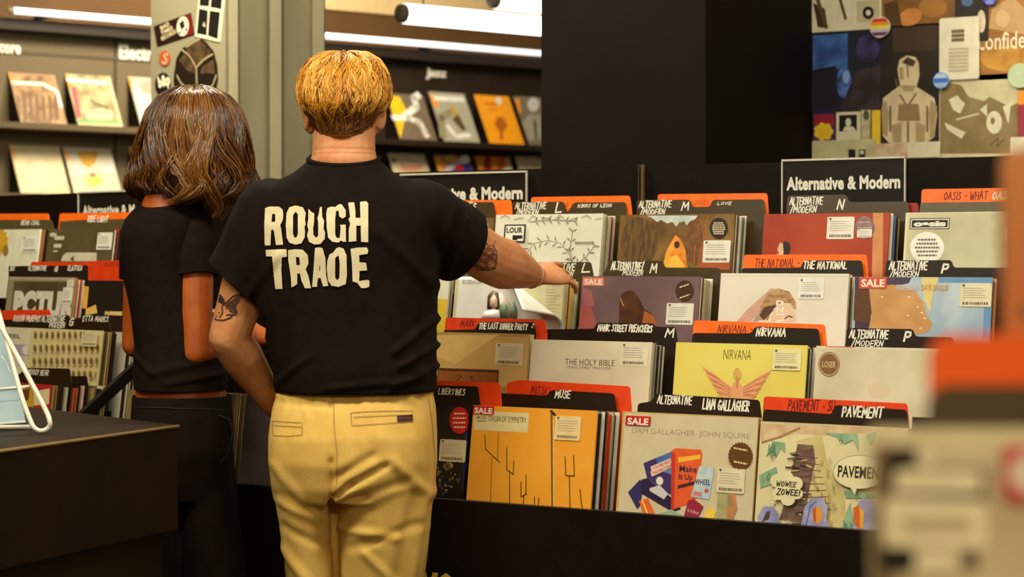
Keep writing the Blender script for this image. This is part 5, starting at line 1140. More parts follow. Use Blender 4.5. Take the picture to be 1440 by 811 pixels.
def tee_fn(p, n):
    d = fbm(p, (9, 9, 5), 3) * .006 + fbm(p, (22, 22, 12), 9) * .0028
    for a, b, w, k in (((mx(612), mz(448)), (mx(560), mz(490)), .012, .008), ((mx(612), mz(485)), (mx(568), mz(510)), .010, .009), ((mx(610), mz(515)), (mx(560), mz(536)), .011, .008), ((mx(600), mz(415)), (mx(585), mz(545)), .014, -.006), ((mx(470), mz(540)), (mx(600), mz(528)), .010, .005), ((mx(395), mz(535)), (mx(440), mz(500)), .012, .005), ((mx(612), mz(400)), (mx(540), mz(330)), .02, .006), ((mx(350), mz(420)), (mx(400), mz(360)), .016, .005), ((mx(636), mz(300)), (mx(610), mz(380)), .012, .006), ((mx(655), mz(310)), (mx(630), mz(385)), .01, .005)):
        if n.y < .2:
            e, s = crease(p, a, b, w); d += k * e * math.cos(s * 1.8)
    return d
push(me, tee_fn)
nL = (Vector((mx(322), 0, mz(404))) - Vector((mx(356), 0, mz(335)))).normalized()
cut(me, Vector((mx(325), 0, mz(394))), nL + Vector((-.25, 0, .12)), .14)
cut(me, sR.lerp(eR, .52) + Vector((0, -.01, -.016)), (eR - sR).normalized() + Vector((.1, -.2, 0)), .2)
cut(me, (0, 0, mz(549)), (0.0, 0, -1)); cut(me, (mx(484), 0, mz(223)), (0, -.25, 1))
tee = finish(me, 'tshirt', TEE, man, .003); tee_me = me
q = MB(); nk = []
for i in range(40):
    t = 2 * math.pi * i / 40; nk.append((mx(484) + .0735 * math.cos(t), -.005 + .068 * math.sin(t), mz(224.5) + .016 * math.sin(t)))
q.tube(nk, .0062, TEE, 10, closed=True); q.build('collar_rib', tee, True)

# trousers
BEIGE = M((220, 180, 96), .8, (212, 170, 84), 24, spec=.2, bump=.3, bscale=500)
bm = bmesh.new()
T_ = [(536, 394, 606, .120, 0), (548, 388, 609, .126, -.002), (575, 382, 612, .136, -.010), (610, 379, 614, .146, -.02), (645, 379, 614, .148, -.022), (680, 382, 612, .142, -.016), (700, 386, 610, .132, -.01)]
loft(bm, [ering((mx(a) + mx(b)) / 2, c, mz(y), (mx(b) - mx(a)) / 2, d, 44, 2.5) for y, a, b, d, c in T_])
def leg(rows): loft(bm, [ering((mx(a) + mx(b)) / 2, c, mz(y), (mx(b) - mx(a)) / 2, d, 32, 2.2) for y, a, b, d, c in rows])
leg([(640, 384, 474, .11, -.02), (690, 386, 474, .115, -.012), (740, 393, 474, .11, -.004), (811, 402, 476, .10, .004), (930, 410, 478, .085, .01), (1060, 412, 478, .08, .0), (1200, 416, 476, .075, -.01)])
leg([(640, 478, 611, .115, -.025), (690, 476, 609, .12, -.02), (740, 475, 606, .115, -.012), (811, 477, 596, .105, -.005), (930, 486, 584, .09, .005), (1060, 492, 578, .085, .0), (1200, 496, 574, .08, -.01)])
me = fuse(bm, .005, 6)
CR = [((472, 556), (474, 640), .006, -.0035), ((474, 640), (472, 700), .008, -.009), ((472, 700), (475, 811), .008, -.008),
      ((474, 692), (500, 672), .007, -.009), ((500, 672), (548, 646), .010, -.007), ((476, 700), (520, 690), .008, -.006), ((480, 662), (530, 632), .012, -.0055), ((505, 690), (575, 668), .012, -.005),
      ((484, 735), (560, 745), .012, .005), ((500, 760), (590, 730), .012, -.0045), ((560, 640), (606, 690), .014, .005), ((588, 690), (560, 811), .014, -.005), ((600, 700), (580, 811), .01, .005), ((395, 650), (430, 690), .014, .004), ((402, 770), (440, 811), .014, .006), ((405, 735), (465, 760), .012, -.004), ((400, 700), (450, 720), .012, .004), ((520, 770), (560, 811), .012, .0045),
      ((390, 560), (470, 566), .007, -.002), ((430, 552), (440, 580), .008, .002), ((520, 555), (530, 600), .012, .002)]
CR = [((mx(a[0]), mz(a[1])), (mx(b[0]), mz(b[1])), w * 1.15, k) for a, b, w, k in CR]
def tr_fn(p, n):
    d = fbm(p, (10, 10, 6), 5) * .0045 + fbm(p, (26, 26, 14), 2) * .0018
    if n.y < .3 and p.z > .5:
        for a, b, w, k in CR:
            e, s = crease(p, a, b, w); d += k * e * math.cos(s * 1.4)
    d += -.0035 * (.5 + .5 * math.sin(p.x * 260)) * max(0, 1 - abs(p.z - mz(556)) / .025) * .5
    return d
push(me, tr_fn); cut(me, (0, 0, mz(541)), (0, 0, 1)); cut(me, (0, 0, .07), (0, 0, -1))
trou = finish(me, 'trousers', BEIGE, man, .003); tr_me = me
dc = Decal(MM, [tr_me]); SEAM = M((168, 134, 78), .8); SEAM2 = M((196, 166, 104), .8)
for L in ([(383, 592), (404, 593), (425, 594), (425, 611), (403, 613), (384, 612), (383, 592)], [(384, 598), (424, 600)], [(493, 580), (520, 578), (580, 577), (581, 592), (540, 595), (495, 598), (493, 580)], [(497, 586), (560, 583), (579, 584)]):
    q = MB(); dc.line(q, L, 1.0, SEAM, .0014); q.build('pocket_seam', trou, norm=False)
q = MB(); dc.line(q, [(469, 553), (470, 600), (474, 640), (473, 680)], .9, SEAM, .0014); dc.line(q, [(603, 560), (609, 600), (612, 640), (611, 660)], 1.6, SEAM2, .0014); q.build('seam', trou, norm=False)
q = MB(); dc.fill(q, [[(558, 584), (580, 582.5), (580, 591.5), (559, 593)]], M((56, 22, 20), .6), .002); 
for i in range(6): dc.line(q, [(561.5 + 3 * i, 586.5 - .1 * i), (563 + 3 * i, 589.5 - .1 * i)], .8, M((150, 60, 50), .6), .0028)
o = q.build('pocket_tab', trou, norm=False); o['label'] = 'small dark maroon woven tab'
# shirt lettering
dt = Decal(MM, [tee_me]); PRINT = M((216, 202, 164), .7, (208, 192, 152), 40)
G_ = {
'R': [[(118, 165), (150, 155), (215, 155), (241, 175), (246, 205), (243, 250), (225, 285), (232, 320), (238, 370), (245, 425), (195, 428), (185, 360), (178, 320), (160, 320), (155, 430), (115, 430), (112, 280)], [(168, 205), (190, 208), (190, 262), (162, 265)]],
'O': [[(335, 147), (385, 160), (405, 200), (400, 250), (405, 280), (396, 300), (400, 330), (398, 372), (375, 415), (335, 425), (290, 412), (270, 375), (265, 290), (270, 200), (290, 160)], [(335, 190), (350, 210), (350, 350), (340, 375), (325, 375), (315, 350), (315, 215)]],
'U': [[(425, 170), (440, 188), (466, 205), (465, 260), (458, 310), (460, 355), (480, 378), (495, 360), (495, 270), (490, 235), (500, 200), (506, 162), (520, 155), (522, 225), (536, 260), (532, 310), (543, 340), (540, 385), (510, 420), (470, 425), (430, 405), (415, 360), (425, 320), (417, 290), (424, 240)]],
'G': [[(560, 165), (590, 155), (615, 158), (640, 140), (660, 138), (690, 180), (690, 225), (668, 240), (645, 225), (640, 185), (622, 185), (615, 240), (615, 350), (625, 378), (648, 378), (655, 300), (650, 285), (690, 283), (692, 405), (675, 405), (655, 395), (640, 410), (595, 405), (565, 375), (555, 300), (552, 200)]],
'H': [[(708, 128), (750, 124), (758, 180), (760, 235), (795, 235), (792, 122), (838, 117), (850, 135), (850, 408), (800, 405), (797, 290), (765, 290), (765, 400), (712, 405), (712, 320), (722, 275), (710, 245), (722, 228)]],
'T': [[(122, 462), (268, 458), (272, 510), (235, 515), (232, 600), (240, 740), (190, 740), (175, 600), (168, 510), (125, 508)]],
'r': [[(280, 465), (330, 458), (385, 462), (420, 500), (425, 560), (405, 600), (425, 650), (443, 735), (400, 735), (375, 680), (365, 630), (345, 630), (345, 705), (305, 730), (300, 650), (283, 540)], [(335, 512), (360, 515), (365, 570), (340, 572)]],
'A': [[(472, 450), (500, 444), (525, 450), (545, 520), (550, 640), (567, 718), (530, 722), (510, 660), (492, 665), (485, 725), (452, 725), (462, 600)], [(503, 575), (509, 580), (508, 610), (502, 610)]],
'D': [[(575, 495), (600, 483), (625, 450), (645, 443), (675, 455), (695, 500), (698, 640), (690, 705), (640, 725), (590, 718), (565, 680), (556, 600), (560, 540)], [(615, 520), (640, 500), (648, 560), (645, 660), (630, 680), (615, 660)]],
'E': [[(725, 455), (780, 446), (840, 445), (850, 465), (846, 490), (785, 500), (788, 550), (835, 555), (842, 608), (788, 612), (785, 685), (850, 675), (860, 690), (856, 725), (825, 735), (800, 733), (770, 695), (740, 688), (735, 560)]]}
q = MB()
for k in G_: dt.fill(q, [[(350 + x / 5.068, 260 + y / 5.068) for x, y in l] for l in G_[k]], PRINT, .0022, 4)
o = q.build('shirt_lettering', tee, norm=False); o['label'] = 'cream block letters reading ROUGH TRADE'
# tattoos
db = Decal(MM, [man_body]); TAT = M((58, 38, 32), .6); TAT2 = M((104, 62, 44), .6)
X = lambda x, y: (280 + x / 4.058, 380 + y / 4.058)
q = MB()
db.fill(q, [[X(*p) for p in ((78, 160), (100, 140), (125, 138), (142, 160), (150, 190), (140, 205), (128, 190), (110, 182), (92, 190), (80, 215), (68, 235), (72, 190))]], TAT, .0012, 5)
for k in range(7):
    a = k / 6; db.line(q, [X(150 + 8 * k, 205 + 6 * k - k * k), X(200 + 6 * k - 3 * k, 165 + 14 * k), X(268 - 19 * k, 128 + 21 * k)], 1.7, TAT)
    db.line(q, [X(150 + 6 * k, 215 + 5 * k - k * k), X(185 + 4 * k, 190 + 12 * k)], 1.0, TAT2)
db.line(q, [X(150, 190), X(190, 150), X(268, 126)], 2.0, TAT); db.line(q, [X(66, 230), X(76, 265), X(100, 282), X(140, 284), X(180, 268), X(215, 225)], 1.8, TAT)
db.fill(q, [[X(*p) for p in ((84, 238), (92, 234), (93, 241), (86, 244))], ], TAT); db.fill(q, [[X(*p) for p in ((108, 240), (118, 238), (116, 245), (110, 246))]], TAT); db.line(q, [X(92, 262), X(104, 262)], 1.4, TAT); db.line(q, [X(130, 200), X(134, 240), X(118, 268)], 1.6, TAT)
o = q.build('tattoo', man, norm=False); o['label'] = 'dark winged head tattoo on the left upper arm'
Y = lambda x, y: (620 + x / 4.504, 260 + y / 4.504)
q = MB(); rnd = random.Random(4)
for cx, cy, r in ((270, 460, 40), (250, 500, 44), (310, 490, 42), (300, 430, 40), (330, 455, 28)):
    for k in (1.0, .68, .36):
        db.line(q, [Y(cx + r * k * math.cos(a * .55 + k * 3) * (1 + .12 * math.sin(3 * a)), cy + r * k * .85 * math.sin(a * .55 + k * 3)) for a in range(9)], 1.1, TAT2)
db.line(q, [Y(205, 470), Y(208, 505), Y(235, 535), Y(300, 540), Y(350, 525)], 1.6, TAT); db.line(q, [Y(222, 500), Y(250, 525), Y(310, 525)], 2.2, TAT2); db.line(q, [Y(240, 300), Y(265, 345), Y(300, 380)], .9, TAT2); db.line(q, [Y(330, 380), Y(352, 420), Y(352, 500)], 1.0, TAT2); db.line(q, [Y(300, 385), Y(330, 380), Y(350, 350)], .8, TAT2)
o = q.build('tattoo', man, norm=False); o['label'] = 'faded rose outline tattoo on the right forearm'
# thread bracelet
fd = (wR - eR).normalized(); c0 = wR - fd * .012; u_ = fd.cross(Vector((0, 0, 1))).normalized(); w_ = fd.cross(u_); q = MB()
q.tube([c0 + u_ * .031 * math.cos(t * .3142) + w_ * .0315 * math.sin(t * .3142) + fd * .004 * math.sin(t * .3142) for t in range(20)], .0013, M((230, 200, 160), .5), 6, closed=True); q.build('bracelet', man, True)
# hair
HG = [M(c, .38, spec=.5) for c in ((224, 160, 50), (204, 134, 30), (242, 190, 90), (154, 94, 26), (84, 50, 20))]
hcx, hcy = mx(483), .03
MP = [(.004, mz(73)), (.040, mz(75)), (.069, mz(85)), (.088, mz(101)), (.0975, mz(121)), (.0985, mz(140)), (.089, mz(155)), (.074, mz(170)), (.065, mz(187))]
def hair_pt(P, t, a, k, ry, cx, cy, lift=0.0, ztilt=0.0, bo=0.0):
    R, z = lerp_prof(P, max(0, min(1, t))); R = R * k + lift
    return Vector((cx + R * math.cos(a), cy + R * ry * math.sin(a) - bo * max(0, -math.sin(a)) * max(0, min(1, t)), z + ztilt * R * math.sin(a) + lift * .6 * (1 - t)))
bm = bmesh.new(); loft(bm, [[hair_pt(MP, t, 2 * math.pi * j / 32, .90, 1.06, hcx, hcy, 0, .12, .04) - Vector((0, 0, .006)) for j in range(32)] for t in [i / 14 for i in range(14, -1, -1)]])
hmm = fuse(bm, .005, 3)
cap = finish(hmm, 'hair_base', HG[3], man)
def man_strand(rnd):
    a = rnd.uniform(0, 2 * math.pi); back = -math.sin(a); side = abs(math.cos(a)) > .88
    t0 = rnd.random() ** .8 * .82; cl = math.floor(a * 5.5 + math.floor(t0 * 4) * 2.7); ph = (cl * 2.399 + math.floor(t0 * 4)) % 6.28
    ln = rnd.uniform(.24, .46); t1 = min(t0 + ln, (.76 if side else 1.0) if back > -.35 else .62)
    if t1 - t0 < .06: return None
    if rnd.random() < .22 and not side and back > 0: t0 = rnd.uniform(.58, .86); t1 = min(1.0, t0 + rnd.uniform(.16, .3)) + rnd.uniform(-.03, .03)
    ac = (cl + .5 - math.floor(t0 * 4) * 2.7) / 5.5; sw = .22 * math.sin(ph) + rnd.uniform(-.05, .05); n = 10; pts = []; j = rnd.uniform(-.003, .004)
    amp = .13 * max(0, 1 - t0 * .9)
    for i in range(n):
        q = i / (n - 1); t = t0 + (t1 - t0) * q; aa = a + (ac - a) * .55 * q * q + sw * q * (1.1 - .8 * t) + amp * math.sin(q * 5.5 + ph)
        lf = j + (.010 * max(0, .8 - t)) * math.sin(math.pi * q) * (.6 + .6 * math.sin(ph * 1.7)) + .006 * math.sin(q * 6 + ph * 2) * max(0, .9 - t) - .006 * max(0, t - .7) / .3
        pts.append(hair_pt(MP, t, aa, .97, 1.08, hcx, hcy, lf, .12, .04))
    tm = t0 + .5 * (t1 - t0)
    if tm > .76: c = 4 if rnd.random() < .7 else 3
    elif tm > .64: c = rnd.choice((3, 1, 1, 4, 0))
    else: c = rnd.choice((0, 0, 1, 2, 2, 1, 0)) if math.sin(ph * 3.1) > -.5 else rnd.choice((1, 3, 1, 0))
    return pts, c, (1.0 if tm < .76 else .6) * rnd.uniform(.7, 1.3)
strands('hair', man, man_strand, 6500, HG, .0013, 10, 3)
# shoes
for x0, sx in ((440, -1), (534, 1)):
    bm = bmesh.new(); loft(bm, [[(mx(x0) + w * math.cos(2 * math.pi * j / 20) + sx * (y + .08) * .08, y + .0, max(0.002, zc + h * math.sin(2 * math.pi * j / 20))) for j in range(20)] for y, w, zc, h in ((-.1, .03, .05, .04), (-.085, .04, .05, .05), (-.02, .043, .05, .055), (.06, .045, .04, .042), (.14, .05, .03, .032), (.19, .03, .025, .022))])
    m_ = fuse(bm, .006, 4); finish(m_, 'shoe', M((40, 32, 28), .5), man)

# ================================================================== the woman
WD = 4.78; WK = WD / FPX
def wx(px): return (px - 255) * WK
def wz(py): return 1.34 - (py - 362) * WK
_r = at(255, 362, WD); WM_ = Matrix.Translation((_r.x, _r.y, 0)) @ Matrix.Rotation(TH, 4, 'Z')
woman = thing('person', 'person with dark brown bob in cropped black T-shirt and wide black trousers', 'person', WM_)
SKW = M((176, 88, 26), .48, (164, 76, 18), 26, spec=.35, sss=.12, bump=.1, bscale=260)
WR = Matrix.Rotation(math.radians(-38), 3, 'Z') @ Matrix.Rotation(math.radians(-22), 3, 'X')
wc = Vector((wx(270), .03, wz(205)))
bm = bmesh.new(); face(bm, wc, WR, .94)
limb(bm, [(wx(236), -.01, wz(300)), (wx(240), -.005, wz(272)), (wx(258), .02, wz(225))], [.062, .05, .049], 18)
loft(bm, [ering((wx(a) + wx(b)) / 2, 0, wz(y), (wx(b) - wx(a)) / 2, d, 28, 2.2) for y, a, b, d in ((600, 192, 316, .1), (556, 191, 318, .1), (540, 192, 314, .095), (480, 195, 298, .086), (420, 188, 278, .084), (360, 182, 274, .086), (310, 188, 280, .076), (292, 205, 272, .06), (280, 218, 258, .05))])
wsR = Vector((wx(274), -.015, wz(324))); weR = Vector((wx(282), -.075, wz(494))); wwR = weR + Vector((.09, .2, .03))
limb(bm, [wsR, wsR.lerp(weR, .5), weR], [.046, .041, .034], 16); limb(bm, [weR, weR.lerp(wwR, .35), wwR], [.034, .033, .023], 16)
hand_mesh(bm, wwR, (.3, .9, .05), (.5, -.1, .8), .5, (-.8, .3, .4), .165)
wsL = Vector((wx(199), .02, wz(328))); weL = Vector((wx(187), .03, wz(484))); wwL = weL + Vector((.10, .2, .05))
limb(bm, [wsL, wsL.lerp(weL, .5), weL], [.038, .036, .031], 16); limb(bm, [weL, weL.lerp(wwL, .35), wwL], [.032, .032, .022], 16)
hand_mesh(bm, wwL, (.35, .9, .0), (-.5, -.1, .8), .5, (.8, .3, .4), .165)
for x0 in (218, 290):
    limb(bm, [(wx(x0), 0, .9), (wx(x0), .02, .48), (wx(x0), -.01, .08)], [.06, .05, .04], 16); limb(bm, [(wx(x0), -.03, .045), (wx(x0), .12, .03)], [.035, .028], 12)
me = fuse(bm, .0034, 4); finish(me, 'body', SKW, woman); eyes(woman, wc, WR, .94)
TEEW = M((29, 19, 12), .85, (24, 16, 10), 40, spec=.1, bump=.2, bscale=600)
bm = bmesh.new()
loft(bm, [ering((wx(a) + wx(b)) / 2, -.002, wz(y), (wx(b) - wx(a)) / 2, d, 36, 2.3) for y, a, b, d in ((570, 190, 320, .108), (546, 189, 320, .112), (520, 189, 319, .112), (480, 190, 304, .1), (440, 184, 288, .094), (400, 175, 282, .094), (360, 169, 280, .098), (330, 171, 282, .098), (308, 178, 284, .09), (294, 190, 276, .076), (284, 203, 266, .064), (274, 212, 260, .055), (266, 214, 258, .052))])
me = fuse(bm, .005, 8)
def wt_fn(p, n):
    d = fbm(p, (10, 10, 6), 7) * .005 + fbm(p, (24, 24, 14), 4) * .002
    if n.y < .2:
        for a, b, w, k in (((wx(300), wz(505)), (wx(230), wz(520)), .012, .005), ((wx(310), wz(525)), (wx(250), wz(535)), .01, .005), ((wx(195), wz(500)), (wx(230), wz(525)), .012, .004), ((wx(255), wz(395)), (wx(235), wz(330)), .016, .004)):
            e, s = crease(p, a, b, w); d += k * e * math.cos(s * 1.8)
    return d
push(me, wt_fn); cut(me, (0, 0, wz(547)), (0, 0, -1)); cut(me, (wx(236), 0, wz(277)), (-.1, -.3, 1))
wt = finish(me, 'tshirt', TEEW, woman, .003)
for P, R_, hem, hn in (([(wx(266), -.01, wz(322)), (wx(274), -.03, wz(350)), (wx(279), -.05, wz(415))], [.058, .054, .047], (wx(279), -.04, wz(390)), (.12, -.25, -1)), ([(wx(203), .015, wz(328)), (wx(196), .025, wz(360)), (wx(191), .03, wz(408))], [.052, .048, .043], (wx(191), .03, wz(396)), (-.15, 0, -1))):
    bm = bmesh.new(); limb(bm, P, R_, 24); m_ = fuse(bm, .005, 6); push(m_, lambda p, n: fbm(p, (16, 16, 10), 5) * .004); cut(m_, hem, hn); finish(m_, 'sleeve', TEEW, wt, .003)
q = MB(); q.tube([(wx(239) + .052 * math.cos(t * .2094), -.004 + .052 * math.sin(t * .2094), wz(280) + .016 * math.sin(t * .2094) + .006 * math.cos(t * .2094)) for t in range(30)], .005, TEEW, 8, closed=True); q.build('collar_rib', wt, True)
PANT = M((26, 17, 11), .85, (22, 14, 9), 30, spec=.1, bump=.3, bscale=400)
bm = bmesh.new()
loft(bm, [ering((wx(a) + wx(b)) / 2, c, wz(y), (wx(b) - wx(a)) / 2, d, 40, 2.4) for y, a, b, d, c in ((550, 190, 321, .108, 0), (560, 188, 322, .112, 0), (590, 186, 326, .122, -.01), (630, 184, 328, .128, -.018), (670, 183, 330, .122, -.012), (700, 183, 332, .115, -.005))])
for rows in (((660, 184, 262, .11), (740, 182, 262, .112), (811, 180, 262, .112), (960, 178, 262, .112), (1190, 176, 260, .11)), ((660, 250, 330, .11), (740, 252, 338, .112), (811, 254, 346, .112), (960, 258, 352, .112), (1190, 262, 354, .11))):
    loft(bm, [ering((wx(a) + wx(b)) / 2, 0, wz(y), (wx(b) - wx(a)) / 2, d, 30, 2.2) for y, a, b, d in rows])
me = fuse(bm, .006, 8); push(me, lambda p, n: fbm(p, (12, 12, 3), 11) * .008 + fbm(p, (30, 30, 8), 3) * .003); cut(me, (0, 0, wz(555.5)), (0, 0, 1)); cut(me, (0, 0, .05), (0, 0, -1))
wp = finish(me, 'trousers', PANT, woman, .003)
dp = Decal(WM_, [me]); q = MB(); dp.line(q, [(306, 583), (322, 590), (326, 612), (318, 640), (308, 650)], 1.4, M((40, 34, 30), .8), .003); dp.line(q, [(190, 572), (322, 576)], .9, M((34, 28, 25), .8), .002); q.build('pocket_seam', wp, norm=False)
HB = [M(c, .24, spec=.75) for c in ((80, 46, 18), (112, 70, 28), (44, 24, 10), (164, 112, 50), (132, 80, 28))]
WP = [(.004, 1.728), (.045, 1.722), (.082, 1.702), (.108, 1.668), (.121, 1.628), (.1275, 1.588), (.132, 1.552), (.134, 1.520), (.130, 1.490), (.118, 1.466), (.104, 1.448)]
wcx, wcy = wx(271), .03
bm = bmesh.new(); loft(bm, [[hair_pt(WP, t, 2 * math.pi * j / 32, .88, 1.0, wcx, wcy) - Vector((0, 0, .004)) for j in range(32)] for t in [.82 * i / 14 for i in range(14, -1, -1)]])
hm2 = fuse(bm, .006, 3); finish(hm2, 'hair_base', HB[2], woman)
def wom_strand(rnd):
    a = rnd.uniform(0, 2 * math.pi); dep = rnd.random() ** 1.6
    t0 = rnd.random() * .30 if rnd.random() < .6 else rnd.uniform(.2, .6); c0_ = int(a * 3.6 + (.4 if t0 > .3 else 0)); cl = c0_ + (7 if dep > .4 else 0) + (13 if t0 > .3 else 0); ph = (cl * 2.399) % 6.28; ac = (c0_ + .5 - (.4 if t0 > .3 else 0)) / 3.6
    t1 = min(1.0, .86 + .14 * math.sin(ph * 1.3) + rnd.uniform(-.08, .06)); sw = .22 * math.sin(ph) + rnd.uniform(-.04, .04); n = 13; pts = []
    if math.cos(a) < -.2 and math.sin(a) < .3: t1 -= .04
    for i in range(n):
        q = i / (n - 1); t = t0 + (t1 - t0) * q; w = max(0, (t - .25)) ** 1.3
        aa = a + (ac - a) * .55 * max(0, t - .4) / .6 + sw * (q ** 1.5) + .62 * w * math.sin(t * 9.5 + ph) + .02 * math.sin(q * 23 + a * 40)
        lf = -.020 * dep + .034 * w * math.sin(t * 8.2 + ph * 1.7) + .003 * math.sin(a * 23) + .011 * (t - .2) * math.sin(3 * a + 5 * t + 1) + (.012 * max(0, t - .85) / .15 * math.cos(ph * 2.2))
        p = hair_pt(WP, t, aa, .985, 1.0, wcx, wcy, lf); p.x += -.010 * max(0, t - .45) * 2 * (math.cos(a) < 0) + .012 * max(0, t - .5) * (math.cos(a) > .2); p.z -= .024 * max(0, math.cos(a) * .8 - math.sin(a) * .3) * max(0, t - .3); p.z += .012 * math.sin(ph * 1.9) * max(0, t - .7) / .3; pts.append(p)
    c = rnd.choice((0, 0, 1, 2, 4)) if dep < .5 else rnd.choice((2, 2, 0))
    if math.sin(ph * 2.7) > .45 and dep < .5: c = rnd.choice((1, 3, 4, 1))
    return pts, c, 1.0
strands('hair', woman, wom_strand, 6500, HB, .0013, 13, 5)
for x0 in (218, 290):
    bm = bmesh.new(); loft(bm, [[(wx(x0) + w * math.cos(2 * math.pi * j / 20), y, max(.002, zc + h * math.sin(2 * math.pi * j / 20))) for j in range(20)] for y, w, zc, h in ((-.09, .028, .045, .036), (-.03, .038, .045, .045), (.06, .04, .035, .036), (.13, .042, .026, .026), (.165, .025, .02, .018))])
    finish(fuse(bm, .006, 4), 'shoe', M((30, 26, 24), .5), woman)

# ------------------------------------------------------------------ counter, wire stand, foreground bin
CT = M((36, 22, 10), .65, (30, 18, 8), 8, spec=.08)
zt = 1.0
A = onz(251, 597, zt); B_ = onz(0, 632, zt); C_ = onz(121, 581, zt)
d1 = (B_ - A).normalized(); d2 = (C_ - A).normalized()
root = thing('counter', 'dark brown counter with overhanging top in the lower left foreground', 'counter', Matrix.Translation((A.x, A.y, 0)))
A2 = A + d1 * 1.9; D2_ = A2 + d2 * .9; C2 = A + d2 * .9; nrm = d1.cross(Vector((0, 0, 1))); 
if nrm.dot(d2) < 0: nrm = -nrm
hgt = .215
def quad(p0, m, z0, z1, name, bv=.004):
    q = MB(); q.prism([(p.x, p.y) for p in p0], z0, z1, m, 'z'); o = part(q, name, root); bevel(o, bv, 2); return o
quad([A, A2, D2_, C2], CT, zt - hgt, zt, 'counter_top', .005)
ins = .035
quad([A + d1 * .03 + d2 * ins, A2 + d2 * ins, D2_ - d2 * ins, C2 + d1 * .03 - d2 * ins], M((26, 16, 8), .5, spec=.2), 0, zt - hgt, 'counter_base')
q = MB(); q.tube([A + Vector((0, 0, -.003)), A2 + Vector((0, 0, -.003))], .0035, M((150, 122, 74), .3, spec=.6), 8); part(q, 'edge_highlight', root, True)  # pale strip standing in for the highlight along the counter edge
# wire display stand with pale blue card
WIREM = M((226, 220, 200), .35)
base = onz(60, 605, zt + .007); wd = (base - CAM).dot(FW)
def wp_(px, py, d=0.0): return at(px, py, wd + d)
root = thing('wire_stand', 'white bent wire display stand on the dark counter at the left edge', 'stand', Matrix.Translation((base.x, base.y, zt)))
q = MB(); pts = [wp_(-6, 428, .1), wp_(0, 446, .09), wp_(12, 490, .06), wp_(30, 556, .02), wp_(43, 592, .004), wp_(48, 601, 0), wp_(55, 605.5, 0), wp_(63, 605, 0), wp_(69, 600, 0), wp_(70, 592, .0), wp_(64, 576, .01), wp_(40, 530, .03), wp_(14, 482, .06), wp_(-10, 440, .08)]
sm = []
for i in range(len(pts) - 1):
    p0, p1, p2_, p3 = pts[max(0, i - 1)], pts[i], pts[i + 1], pts[min(len(pts) - 1, i + 2)]
    for k in range(5):
        t = k / 5; sm.append(.5 * ((2 * p1) + (p2_ - p0) * t + (2 * p0 - 5 * p1 + 4 * p2_ - p3) * t * t + (3 * p1 - p0 - 3 * p2_ + p3) * t ** 3))
sm.append(pts[-1]); q.tube(sm, .0048, WIREM, 10); part(q, 'bent_leg', root, True)
q = MB(); q.tube([wp_(-10, 548, .03), wp_(26, 545, .03), wp_(44, 543, .03)], .003, WIREM, 8); part(q, 'crossbar', root, True)
q = MB(); q.tube([onz(-60, 608, zt + .006), onz(-20, 601, zt + .006), onz(44, 600, zt + .006)], .0045, WIREM, 10); part(q, 'foot_wire', root, True)
mt = Matrix.Translation(wp_(-28, 597, .11)) @ Matrix.Rotation(TH - .1, 4, 'Z') @ Matrix.Rotation(-.2, 4, 'X')
sh = Sheet(mt, .19, .235, .004); P = [sh.L(-70, 440, False), sh.L(3, 462, False), sh.L(20, 520, False), sh.L(36, 594, False), sh.L(-90, 604, False)]
sh.prism(P, 0, .004, M((176, 196, 204), .25, (164, 186, 196), 8)); BLu = M((150, 176, 190), .3)
sh.lay = 1; sh.line(M((226, 232, 230), .3), [(2, 500), (8, 508), (14, 522)], 1.4); sh.line(BLu, [(-20, 552), (28, 548)], 1.6); sh.line(BLu, [(-20, 566), (30, 562)], 1.2); sh.line(M((220, 228, 226), .3), [(-30, 600), (35, 592)], 2.5)
o = sh.build('leaflet_pack', norm=False, mtx=mt); tag(o, 'pale blue leaflets in a clear pack held by the white wire stand', 'leaflets')

FD = 1.05
fF = Frame((at(1300, 600, FD).x, at(1300, 600, FD).y), TH + math.radians(1.5))
def fsheet(v, x0, x1, ytop, h, m, th=.004, r=0.0):
    u0, z0 = fF.hit(x0, ytop, v); u1, _ = fF.hit(x1, ytop, v)
    mt = fF.mtx((u0 + u1) / 2, v - h * math.sin(.05), z0 - h * math.cos(.05), .05); s = Sheet(mt, u1 - u0, h, th).base(m, r=r); return s, mt
ux0, _ = fF.hit(1224, 602, 0)
s, mt = fsheet(0, 1224, 1224 + .315 / FD * FPX, 602, .315, M((206, 188, 150), .5, (188, 166, 128), 12))
CRM = M((240, 226, 188), .5); DKB = M((30, 18, 10), .5); MID = M((128, 104, 72), .5)
s.rect(M((222, 208, 168), .5), 1226, 604, 2200, 626); s.poly(MID, [(1230, 626), (1262, 626), (1258, 811), (1258, 1200), (1220, 1200), (1226, 811)])
s.poly(DKB, [(1244, 634), (1290, 626), (1296, 652), (1384, 652), (1388, 704), (1246, 704)]); s.poly(DKB, [(1232, 764), (1274, 768), (1290, 780), (1286, 804), (1240, 806)]); s.ell(DKB, 1364, 788, 12, 13); s.ell(CRM, 1306, 644, 18, 13); s.rect(M((214, 198, 160), .5), 1312, 632, 1404, 656)
s.poly(CRM, [(1258, 668), (1264, 660), (1374, 662), (1380, 670), (1378, 692), (1258, 692)]); s.poly(CRM, [(1242, 704), (1250, 698), (1384, 704), (1388, 770), (1244, 768)]); s.rect(M((190, 172, 130), .5), 1268, 728, 1366, 748)
s.poly(CRM, [(1288, 778), (1344, 778), (1348, 802), (1284, 802)])
o = s.build('record_sleeve', norm=False, mtx=mt); root = None
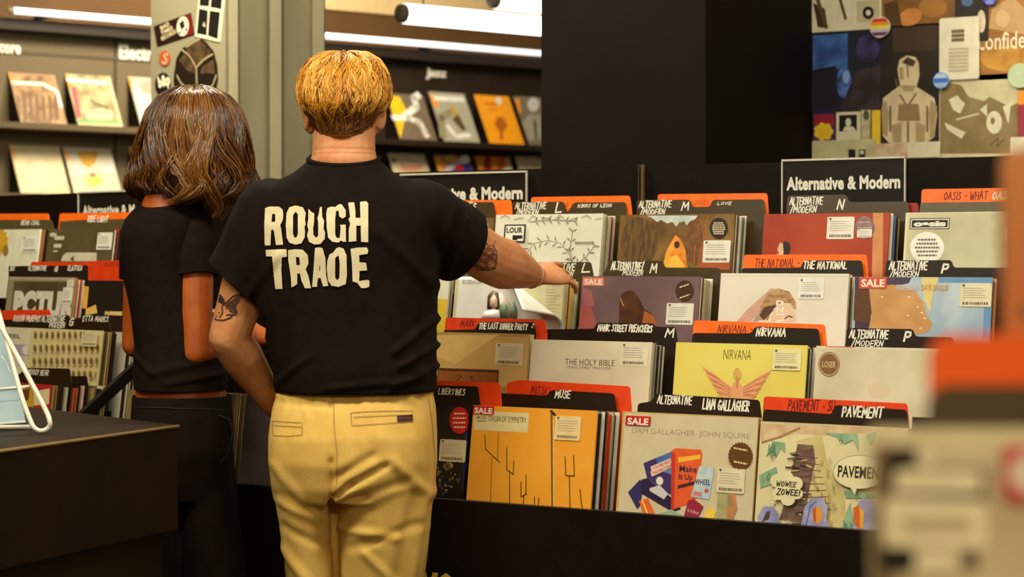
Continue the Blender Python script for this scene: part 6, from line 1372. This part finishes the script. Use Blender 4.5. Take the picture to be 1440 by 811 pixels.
tag(o, 'large blurred cream and brown record sleeve in the lower right foreground', 'record')
st = Sheet(mt, s.w, .315); st.lay = 30; st.poly(M((206, 40, 50), .4), [(1410, 632), (1416, 626), (1500, 628), (1500, 704), (1420, 704), (1410, 694)]); st.ell(M((232, 214, 196), .4), 1450, 665, 33, 29)
k = st.build('round_sticker', norm=False); k.parent = o; k['label'] = 'red square sticker with pale centre'
s, mt = fsheet(.03, 1304, 1304 + .33 / FD * FPX, 541, .33, M((74, 58, 34), .5), .002, .012); tag(s.build('divider_card', norm=False, mtx=mt), 'large blurred dark brown divider card behind the foreground sleeve', 'divider card')
s, mt = fsheet(.045, 1306, 1306 + .33 / FD * FPX, 470, .35, M((240, 96, 14), .45, (234, 90, 12), 10), .002, .012); tag(s.build('divider_card', norm=False, mtx=mt), 'large blurred bright orange divider card in the right foreground', 'divider card')
s, mt = fsheet(.10, 1411, 1411 + .20 / FD * FPX, 206, .45, M((196, 122, 66), .6, (184, 108, 54), 6), .01, .01); s.rect(M((226, 204, 176), .5), 1421, 196, 1500, 212); s.ell(M((110, 60, 30), .5), 1442, 438, 7, 12); tag(s.build('kraft_card', norm=False, mtx=mt), 'tall blurred tan card at the right edge above the orange divider', 'card')
u0 = ux0 - .03; zbot = fF.hit(1224, 602, 0)[1] - .3146 - .003
root = thing('browser_bin', 'black browser bin holding the blurred foreground records, below the frame', 'bin', fF.mtx(u0 + .2, .05, 0))
for nm, a in (('bin_floor', (u0, u0 + .42, -.06, .22, zbot - .02, zbot)), ('bin_front', (u0, u0 + .42, -.075, -.06, zbot - .1, zbot + .06)), ('bin_back', (u0, u0 + .42, .22, .235, zbot - .1, zbot + .2)), ('bin_side', (u0 - .012, u0, -.075, .235, zbot - .1, zbot + .05)), ('bin_side', (u0 + .42, u0 + .432, -.075, .235, zbot - .1, zbot + .05)), ('pedestal', (u0 + .06, u0 + .36, .0, .18, 0, zbot - .02))):
    q = MB(); q.box(*a, RACK, fF.mtx(0, 0, 0)); part(q, nm, root)
